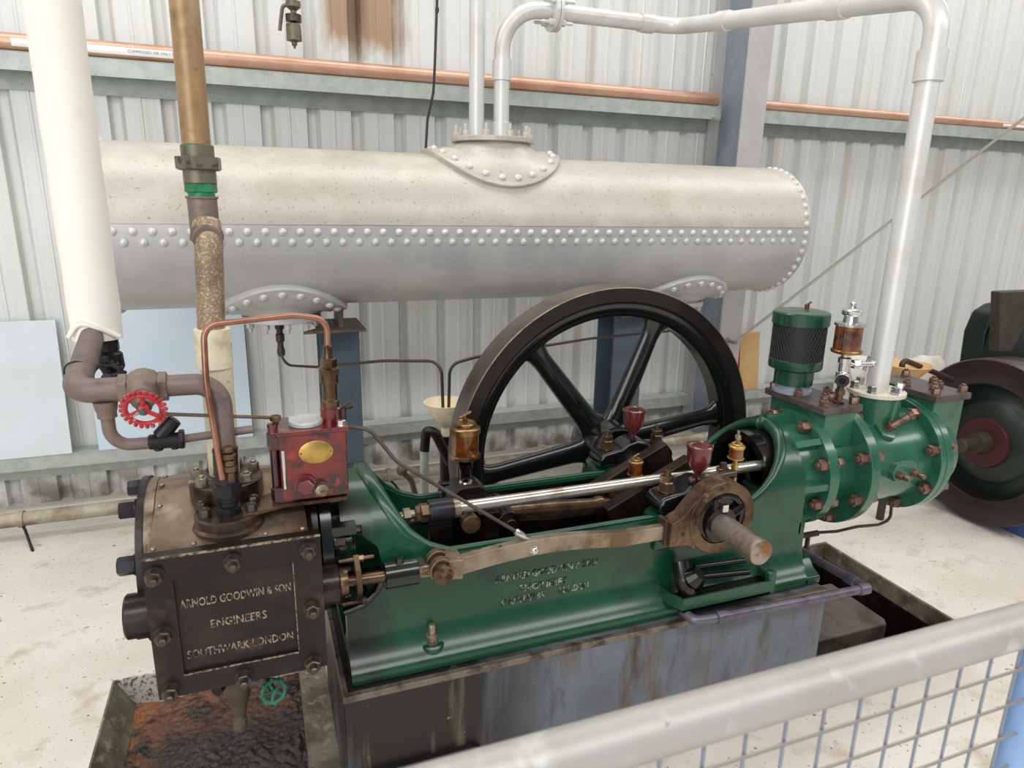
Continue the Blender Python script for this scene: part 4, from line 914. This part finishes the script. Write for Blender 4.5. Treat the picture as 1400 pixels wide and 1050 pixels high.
# pillar and slide cover under the big oiler
t=Thing('oiler_pillar','black oily pillar on a grey block carrying the largest oiler, at the far bed wall','pillar',(.578,1.93,.66))
mb=MB(); mb.cyl((.578,1.93,.70),(.578,1.93,.812),.019); mb.lathe((.578,1.93,.775),(0,0,1),[(0,.02),(.006,.026),(.02,.026),(.026,.02)],16); t.part('stem',mb,m_black)
mb=MB(); mb.prism([(.500,.66),(.655,.66),(.635,.715),(.61,.735),(.545,.735),(.515,.705)],'y',1.87,1.965); t.part('block',mb,m_iron,bev=.006)
mb=MB(); mb.torus((.575,1.91,.737),(0,0,1),.016,.006,20,8); t.part('eye',mb,m_chrome)
# little dark tee screw and rods by the far wall
mb=MB(); mb.cyl((.500,1.90,.70),(.500,1.90,.745),.006); mb.cyl((.484,1.90,.745),(.517,1.90,.742),.007); mb.lathe((.5,1.9,.69),(0,0,1),[(0,.012),(.012,.012)],12); 
solo('tee_screw',mb,m_darkiron,'small black T-headed screw standing on the far bed rim left of the large oiler','screw')
# ------------------------------------------------------------------ flywheel
FZ=.706
t=Thing('flywheel','large black six-spoked flywheel behind the green bed','flywheel',(CX,2.16,FZ-.6))
mb=MB(); mb.lathe((CX,2.10,FZ),(0,1,0),[(0,.600),(0,.553),(.006,.548),(.010,.530),(.018,.510),(.03,.497),(.092,.497),(.104,.510),(.112,.53),(.116,.548),(.122,.553),(.122,.600)],128,closed=True); rim=t.part('rim',mb,m_rim,ang=50)
mb=MB(); mb.lathe((CX,2.101,FZ),(0,1,0),[(0,.599),(.002,.602),(.118,.602),(.12,.599)],128,closed=True); t.part('tread',mb,m_tread,parent=rim,label='worn brown tread')
mb=MB(); mb.torus((CX,2.1005,FZ),(0,1,0),.6005,.0022,128,6); t.part('worn_edge_highlight',mb,m_bar,parent=rim,label='worn edge with its highlight painted in')  # pale ring on the worn edge carries its highlight in the colour
mb=MB(); mb.lathe((CX,2.107,FZ),(0,1,0),[(0,.549),(-.001,.532),(.011,.511),(.02,.4965),(.088,.4965),(.098,.511),(.108,.53),(.109,.549)],128,closed=True); t.part('inner_rim',mb,m_flyblk,parent=rim)
for k in range(6):
    a=math.radians(8.5+60*k); u=Vector((math.cos(a),0,math.sin(a))); w=Vector((-math.sin(a),0,math.cos(a)))
    S=[]
    for i in range(13):
        f=i/12; r=.07+f*.437
        fl=1+1.15*max(0,(f-.86)/.14)**2+.5*max(0,(.16-f)/.16)**2
        hw=(.046-.012*f)*fl; hd_=(.028-.007*f)*min(fl,1.4)
        c=Vector((CX,2.162,FZ))+u*r
        S.append([c+w*(hw*math.cos(2*PI*j/16))+Vector((0,hd_*math.sin(2*PI*j/16),0)) for j in range(16)])
    mb=MB(); mb.loft(S); t.part('spoke',mb,m_flyblk,ang=60)
mb=MB(); mb.lathe((CX,2.055,FZ),(0,1,0),[(0,.040),(0,.088),(.01,.098),(.05,.104),(.16,.104),(.2,.098),(.21,.088),(.21,.04)],48); t.part('hub',mb,m_flyblk)
# ------------------------------------------------------------------ air cylinder
t=Thing('air_cylinder','green flanged air cylinder with two dark cover plates, right of the bed','air cylinder',(1.98,AX,.5))
mb=MB(); mb.lathe((1.735,AX,AZ),(1,0,0),[(0,.150),(.135,.150)],48); mb.box(1.735,1.865,1.642,1.905,.70,.935); vb=t.part('inlet_valve_box',mb,m_green2,bev=.006)
mb=MB(); mb.prism([(1.712,1.632),(1.882,1.632),(1.882,1.915),(1.712,1.915)],'z',.933,.957); c1=t.part('cover_plate',mb,m_cover,parent=vb,bev=.003,label='dark grey-brown cover plate')
mb=MB(); mb.washer((1.862,AX,AZ),(1,0,0),.14,.222,.040,72); mf=t.part('mid_flange',mb,m_green2,bev=.003)
mb=MB(); mb.lathe((1.895,AX,AZ),(1,0,0),[(0,.172),(.012,.166),(.27,.166),(.285,.172),(.305,.172)],64); mb.prism([(2.02,.855),(2.185,.85),(2.185,.895),(2.04,.90)],'y',1.665,1.80); t.part('barrel',mb,m_green2)
mb=MB(); mb.lathe((2.05,1.735,.80),(0,0,1),[(0,.084),(.14,.084),(.157,.090)],44); t.part('outlet_neck',mb,m_green2)
mb=MB(); mb.washer((2.192,AX,AZ),(1,0,0),.15,.212,.026,72); mb.washer((2.2205,AX,AZ),(1,0,0),.10,.212,.030,72); rf=t.part('end_flange',mb,m_green2,bev=.003)
mb=MB(); mb.box(2.235,2.385,1.645,1.90,.70,.935); mb.lathe((2.245,AX,AZ),(1,0,0),[(0,.17),(.10,.16),(.12,.13)],48); vb2=t.part('outlet_valve_box',mb,m_green2,bev=.006)
mb=MB(); mb.prism([(2.222,1.632),(2.398,1.632),(2.398,1.915),(2.222,1.915)],'z',.933,.957); c2=t.part('cover_plate',mb,m_cover,parent=vb2,bev=.003,label='dark grey-brown cover plate')
for c,x0,x1 in ((c1,1.733,1.862),(c2,2.243,2.378)):
    pl=[((x,y,.957),(0,0,1)) for x in (x0,x1) for y in (1.655,1.773,1.893)]+[((x0*.5+x1*.5-.02,1.70,.957),(0,0,1)),((x0*.5+x1*.5+.025,1.715,.957),(0,0,1))]
    t.many('cover_bolt','ck',nutf(.026,.020,.010),m_nutb if c is c1 else m_nutd,pl,parent=c)
t.many('flange_bolt','fa',nutf(.036,.026,.012),m_nutb,boltring(1.862,.196,8,math.radians(22),(-1,0,0)),parent=mf)
t.many('flange_bolt','fa',nutf(.036,.026,.012),m_nutb,boltring(1.902,.196,8,math.radians(22),(1,0,0)),parent=mf)
t.many('flange_bolt','fa',nutf(.036,.026,.012),m_nutb,boltring(2.192,.190,8,math.radians(24),(-1,0,0)),parent=rf)
t.many('flange_bolt','fa',nutf(.036,.026,.012),m_nutb,boltring(2.2505,.190,8,math.radians(24),(1,0,0)),parent=rf)
# indicator boss with a stub pipe, and drain pad on the barrel's near side
def rad(x,a,r): return Vector((x,AX-r*math.cos(a),AZ+r*math.sin(a)))
A1=math.radians(52); n1=rad(2.0,A1,1)-Vector((2.0,AX,AZ)); n1.normalize()
mb=MB(); mb.lathe(rad(2.03,A1,.155),n1,[(0,.045),(.022,.043),(.024,.038)],6,ph=.5); bo=t.part('indicator_boss',mb,m_green2,bev=.002)
mb=MB(); p=rad(2.03,A1,.175); mb.cyl(p,p+n1*.03,.015); mb.tube([p+n1*.02,p+n1*.03+Vector((.045,-.02,.030))],.0125,14); mb.lathe(p+n1*.03+Vector((.045,-.02,.030)),(.045,-.02,.03),[(0,.015),(.016,.015),(.016,.010),(.006,.009)],16); t.part('stub_pipe',mb,m_nutb,parent=bo)
A2=math.radians(-3)
mb=MB(); mb.prism([(-.062,0),(-.045,.030),(.045,.030),(.062,0),(.045,-.030),(-.045,-.030)],'y',-.155,-.19)
for v in mb.bm.verts: 
    q=v.co; c,s=math.cos(A2),math.sin(A2); v.co=Vector((2.055+q.x,AX+q.y*c-q.z*s*0,AZ+.005+q.z))
pd=t.part('side_pad',mb,m_green2,bev=.004)
t.many('pad_stud','ps',lambda mb: mb.bolt((0,0,0),(0,0,1),.024,.018,.026,.009),m_nutb,[((2.055-.034,AX-.19,AZ-.001),(0,-1,0)),((2.055+.034,AX-.19,AZ-.001),(0,-1,0))],parent=pd)
# small drain tube below
t3=Thing('air_drain_tube','thin brown drain tube from under the green cylinder to a tee over the pit','tube',(2.1,1.78,.28))
mb=MB(); mb.tube([(2.262,1.765,.50),(2.275,1.77,.45),(2.285,1.775,.405),(2.235,1.78,.388),(2.12,1.78,.398),(2.02,1.78,.394),(1.93,1.78,.404),(1.80,1.80,.395)],.0058,8,fil=.05); tb=t3.part('tube',mb,m_browntube)
mb=MB(); mb.lathe((2.262,1.765,.545),(0,.02,-1),[(0,.022),(.03,.022),(.034,.013),(.05,.012)],16); t3.part('cock',mb,m_nutb)
mb=MB(); mb.cyl((1.925,1.78,.403),(1.855,1.79,.397),.011); mb.cyl((1.885,1.785,.40),(1.885,1.785,.29),.0085); mb.lathe((1.885,1.785,.345),(0,0,-1),[(0,.012),(.012,.016),(.05,.016),(.06,.01)],12); t3.part('tee',mb,m_browntube)
# air filter
t=Thing('air_filter','green and black mesh air filter canister on the first cover plate','filter',(1.765,1.845,.957))
FX,FY=1.770,1.845
mb=MB(); mb.lathe((FX,FY,.957),(0,0,1),[(0,.066),(.010,.066),(.012,.058),(.028,.058),(.03,.066)],36); t.part('neck_ring',mb,m_galv2)
mb=MB(); mb.lathe((FX,FY,.985),(0,0,1),[(0,.058),(.002,.066),(.052,.066),(.056,.072),(.06,.088),(.066,.0905),(.092,.0905),(.094,.088)],44); t.part('base_cup',mb,m_green)
mb=MB(); mb.lathe((FX,FY,1.076),(0,0,1),[(0,.087),(.128,.087)],44); ms=t.part('mesh_core',mb,m_mesh)
mb=MB()
for k in range(44):
    for sg in (1,-1):
        P=[(FX+.0885*math.cos(2*PI*k/44+sg*i*.16),FY+.0885*math.sin(2*PI*k/44+sg*i*.16),1.077+i*.0318) for i in range(5)]
        mb.tube(P,.0013,4,caps=False)
t.part('wire_mesh',mb,m_mesh,parent=ms)
mb=MB(); mb.lathe((FX,FY,1.200),(0,0,1),[(0,.088),(.001,.0945),(.040,.0945),(.045,.090),(.050,.06),(.052,0)],44); t.part('lid',mb,m_green)
mb=MB(); mb.cyl((FX+.02,FY,1.250),(FX+.02,FY,1.268),.008); mb.tube([(FX+.012,FY,1.264),(FX+.034,FY,1.275)],.004,8); t.part('wing_nut',mb,m_redcup)
# sight-feed lubricator
t=Thing('sight_feed_oiler','chrome sight-feed oiler with amber glass and a winged tap, beside the mesh filter','oiler',(1.80,1.67,.957))
ox,oy=1.812,1.672
mb=MB(); mb.lathe((ox,oy,.957),(0,0,1),[(0,.017),(.008,.017),(.01,.011),(.03,.011),(.032,.016),(.048,.016),(.05,.012),(.07,.012)],16); t.part('stem',mb,m_bronze)
mb=MB(); mb.lathe((ox,oy,1.024),(0,0,1),[(0,.012),(.004,.022),(.042,.022),(.046,.012)],20); mb.lathe((ox-.028,oy-.028,1.046),(.7,.7,0),[(0,.013),(.002,.021),(.014,.021),(.016,.017),(.075,.017)],20); mb.lathe((ox,oy,1.068),(0,0,1),[(0,.016),(.028,.016),(.03,.021),(.046,.021),(.05,.013),(.062,.013)],18); bd=t.part('body',mb,m_chrome)
mb=MB(); mb.washer((ox-.030,oy-.030,1.046),(-.7,-.7,0),.010,.021,.006,20); mb.lathe((ox-.029,oy-.029,1.046),(-.7,-.7,0),[(0,.0),(0,.011)],16); t.part('sight_window',mb,m_darkiron,parent=bd)
mb=MB(); mb.cyl((ox,oy,1.092),(ox+.10,oy-.02,1.092),.0085); mb.lathe((ox+.03,oy-.006,1.092),(1,-.2,0),[(0,.016),(.02,.016)],6); mb.tube([(ox+.075,oy-.015,1.068),(ox+.088,oy-.018,1.118)],.006,8); mb.sphere((ox+.104,oy-.021,1.092),.011,10); t.part('winged_tap',mb,m_chrome,parent=bd)
mb=MB(); mb.lathe((ox,oy,1.128),(0,0,1),[(0,.015),(.004,.046),(.012,.049),(.016,.046),(.016,.04)],32); t.part('glass_seat',mb,m_oldbrass)
mb=MB(); mb.lathe((ox,oy,1.143),(0,0,1),[(0,.043),(.080,.043)],32); t.part('glass',mb,m_amber,label='amber oil-filled glass')
mb=MB(); mb.lathe((ox,oy,1.221),(0,0,1),[(0,.044),(.002,.048),(.010,.048),(.012,.024),(.034,.022),(.036,.028),(.041,.031),(.052,.031),(.056,.026),(.058,.012),(.066,.010)],28); mb.sphere((ox,oy,1.293),.0095,12); t.part('filler_top',mb,m_chrome)
# funnel and tube behind the right cover plate
t=Thing('tan_funnel','tan funnel under a bent brown tube, behind the right-hand cover plate','funnel',(3.01,2.4,0))
mb=MB(); mb.lathe((3.012,2.40,.63),(0,0,1),[(0,.016),(.10,.016),(.20,.105),(.216,.118),(.218,.113),(.202,.10),(.105,.012),(.0,.012)],28); t.part('funnel',mb,m_tan)
mb=MB(); mb.cyl((3.012,2.40,0),(3.012,2.40,.64),.02); t.part('waste_pipe',mb,m_browntube)
mb=MB(); mb.tube([(2.985,2.40,.80),(2.975,2.40,.872),(3.36,2.40,.738)],.014,12,fil=.03); t.part('tube',mb,m_browntube)

# ------------------------------------------------------------------ condensate funnel and tubes behind the flywheel
t=Thing('plastic_funnel','cream plastic funnel under two brown drain tubes, left of the flywheel','funnel',(.65,2.45,0))
mb=MB(); mb.lathe((.655,2.45,.685),(0,0,1),[(0,.017),(.052,.018),(.056,.026),(.135,.078),(.15,.082),(.153,.084),(.153,.080),(.137,.074),(.06,.022),(.052,.013),(0,.012)],32); t.part('funnel',mb,m_cream)
mb=MB(); mb.cyl((.655,2.45,0),(.655,2.45,.70),.024); mb.lathe((.655,2.45,.40),(0,0,1),[(0,.033),(.1,.033)],16); t.part('standpipe',mb,m_iron)
def dtube(pts,lab,fil):
    mb=MB(); mb.tube(pts,.0062,10,fil=fil,seg=8); return mb
t=Thing('drain_tube','dark brown drain tube from the left tank foot to the cream funnel','tube',(.35,2.7,.8),'drain tubes of the tank')
tb=t.part('tube',dtube([(.085,3.16,1.03),(.085,3.14,.86),(.22,3.0,.875),(.45,2.62,.975),(.64,2.452,1.000),(.645,2.45,.80)],'',[0,.06,.1,.2,.05,0]),m_browntube)
mb=MB(); mb.lathe((.085,3.16,1.052),(0,-.03,-1),[(0,.020),(.03,.020),(.032,.014),(.05,.014),(.055,.019),(.085,.019),(.09,.013),(.11,.013),(.13,.018),(.15,.016),(.155,.008)],14); t.part('cock',mb,m_browntube)
t=Thing('drain_tube','brown drain tube from the right tank foot, passing behind the flywheel to the cream funnel','tube',(1.3,2.7,.8),'drain tubes of the tank')
t.part('tube',dtube([(2.15,3.16,1.03),(2.15,3.14,.92),(1.5,2.9,.955),(.78,2.46,1.005),(.672,2.45,.985),(.668,2.45,.81)],'',[0,.06,.3,.05,.05,0]),m_browntube)
# dark pipework low behind the bed
t=Thing('low_pipework','dark grimy pipes and a bent black elbow low behind the bed, below the cream funnel','pipe',(.58,2.42,0))
mb=MB(); mb.tube([(.562,2.42,.66),(.568,2.41,.745),(.60,2.40,.735),(.66,2.40,.60)],.019,12,fil=.03); t.part('elbow',mb,m_iron)
mb=MB(); mb.tube([(.552,2.42,0),(.562,2.42,.70)],.0165,14); t.part('riser',mb,m_galv)
mb=MB(); mb.tube([(.465,2.38,.60),(.50,2.38,.56),(.54,2.40,.40)],.011,10,fil=.03); mb.sphere((.465,2.38,.605),.022,12); mb.cyl((.545,2.41,.40),(.55,2.42,.36),.02); t.part('branch',mb,m_plate)
# ------------------------------------------------------------------ step block in the pit
mb=MB(); mb.prism([(1.70,1.79),(2.40,1.79),(2.42,1.82),(2.42,2.12),(1.70,2.12)],'z',-.335,-.10)
solo('concrete_step',mb,m_step,'dark concrete block standing in the pit right of the plinth','block',bev=.012)
# ------------------------------------------------------------------ second machine at the right edge
t=Thing('second_machine','dark green and maroon machine with a big wheel, cut off by the right edge','machine',(3.9,2.3,0))
wx,wy,wz,wr=3.42,2.225,.448,.43
mb=MB(); mb.lathe((wx,wy,wz),(1,0,0),[(0,wr-.008),(.0,wr*.72),(.006,wr*.70),(.06,wr*.69),(.17,wr*.69),(.19,wr*.8),(.19,wr-.01),(.18,wr),(.01,wr)],72,closed=True); rm=t.part('wheel_rim',mb,m_maroon,ang=50)
mb=MB(); mb.lathe((wx+.002,wy,wz),(1,0,0),[(.008,.0),(.008,.115),(.014,.12),(.03,.2),(.045,.215),(.06,.235),(.07,wr*.70),(.09,wr*.70),(.09,.05)],64); mb.torus((wx+.006,wy,wz),(1,0,0),wr*.705,.004,64,6); t.part('wheel_web',mb,m_dkgreen)
mb=MB(); mb.lathe((wx-.004,wy,wz),(1,0,0),[(0,.05),(0,.125),(.012,.132),(.03,.132)],44); t.part('wheel_hub',mb,m_redhub)
mb=MB(); mb.lathe((wx-.16,wy,wz),(1,0,0),[(0,.028),(.004,.034),(.10,.034),(.102,.05),(.13,.058),(.16,.06)],28); t.part('shaft_end',mb,m_dullsteel)
mb=MB(); mb.box(3.53,5.6,1.55,2.75,0,.16); t.part('bed_plate',mb,m_blue,bev=.01)
mb=MB(); mb.prism([(3.62,.16),(5.3,.16),(5.2,.62),(4.6,.70),(3.85,.60),(3.66,.5)],'y',2.02,2.50); t.part('casing',mb,m_dkgreen,bev=.03)
mb=MB(); mb.prism([(3.94,.60),(4.7,.60),(4.7,1.12),(4.05,1.06),(3.96,1.02),(3.92,.90)],'y',2.66,2.80); mb.prism([(3.98,.16),(4.60,.16),(4.60,.62),(3.98,.62)],'y',2.67,2.79); t.part('bracket',mb,m_dkgreen,bev=.02)
mb=MB(); mb.prism([(3.88,.82),(3.99,.82),(4.13,1.165),(3.795,1.165)],'y',2.54,2.60); t.part('guard',mb,m_dullsteel,bev=.01)
# ------------------------------------------------------------------ hand rail
t=Thing('mesh_barrier','weathered galvanised hand rail with wire mesh panel in the foreground','barrier',(.6,.45,0))
RYY,RZZ,RR=.45,1.1195,.0245
mb=MB(); mb.tube([(-1.4,RYY,RZZ),(1.9,RYY,RZZ)],RR,28); t.part('top_rail',mb,m_rail)
for x in (.895,-.75):
    mb=MB(); mb.tube([(x,RYY+.002,0),(x,RYY+.002,RZZ-.02)],.024,20); t.part('post',mb,m_bluepost if x>0 else m_rail,label='pale blue painted post' if x>0 else None)
mb=MB(); mb.tube([(-.73,RYY,.12),(.88,RYY,.12)],.017,14); t.part('bottom_rail',mb,m_rail)
zs=[1.054-.0510*k for k in range(18)]
for k in range(31):
    x=.8455-.0513*k
    mb=MB(); mb.tube([(x,RYY+.003,.12),(x,RYY+.003,RZZ-.015)],.0021,6); t.part('mesh_wire',mb,m_wire)
for z in zs:
    mb=MB(); mb.tube([(-.74,RYY-.001,z),(.872,RYY-.001,z)],.0021,6); t.part('mesh_wire',mb,m_wire2)
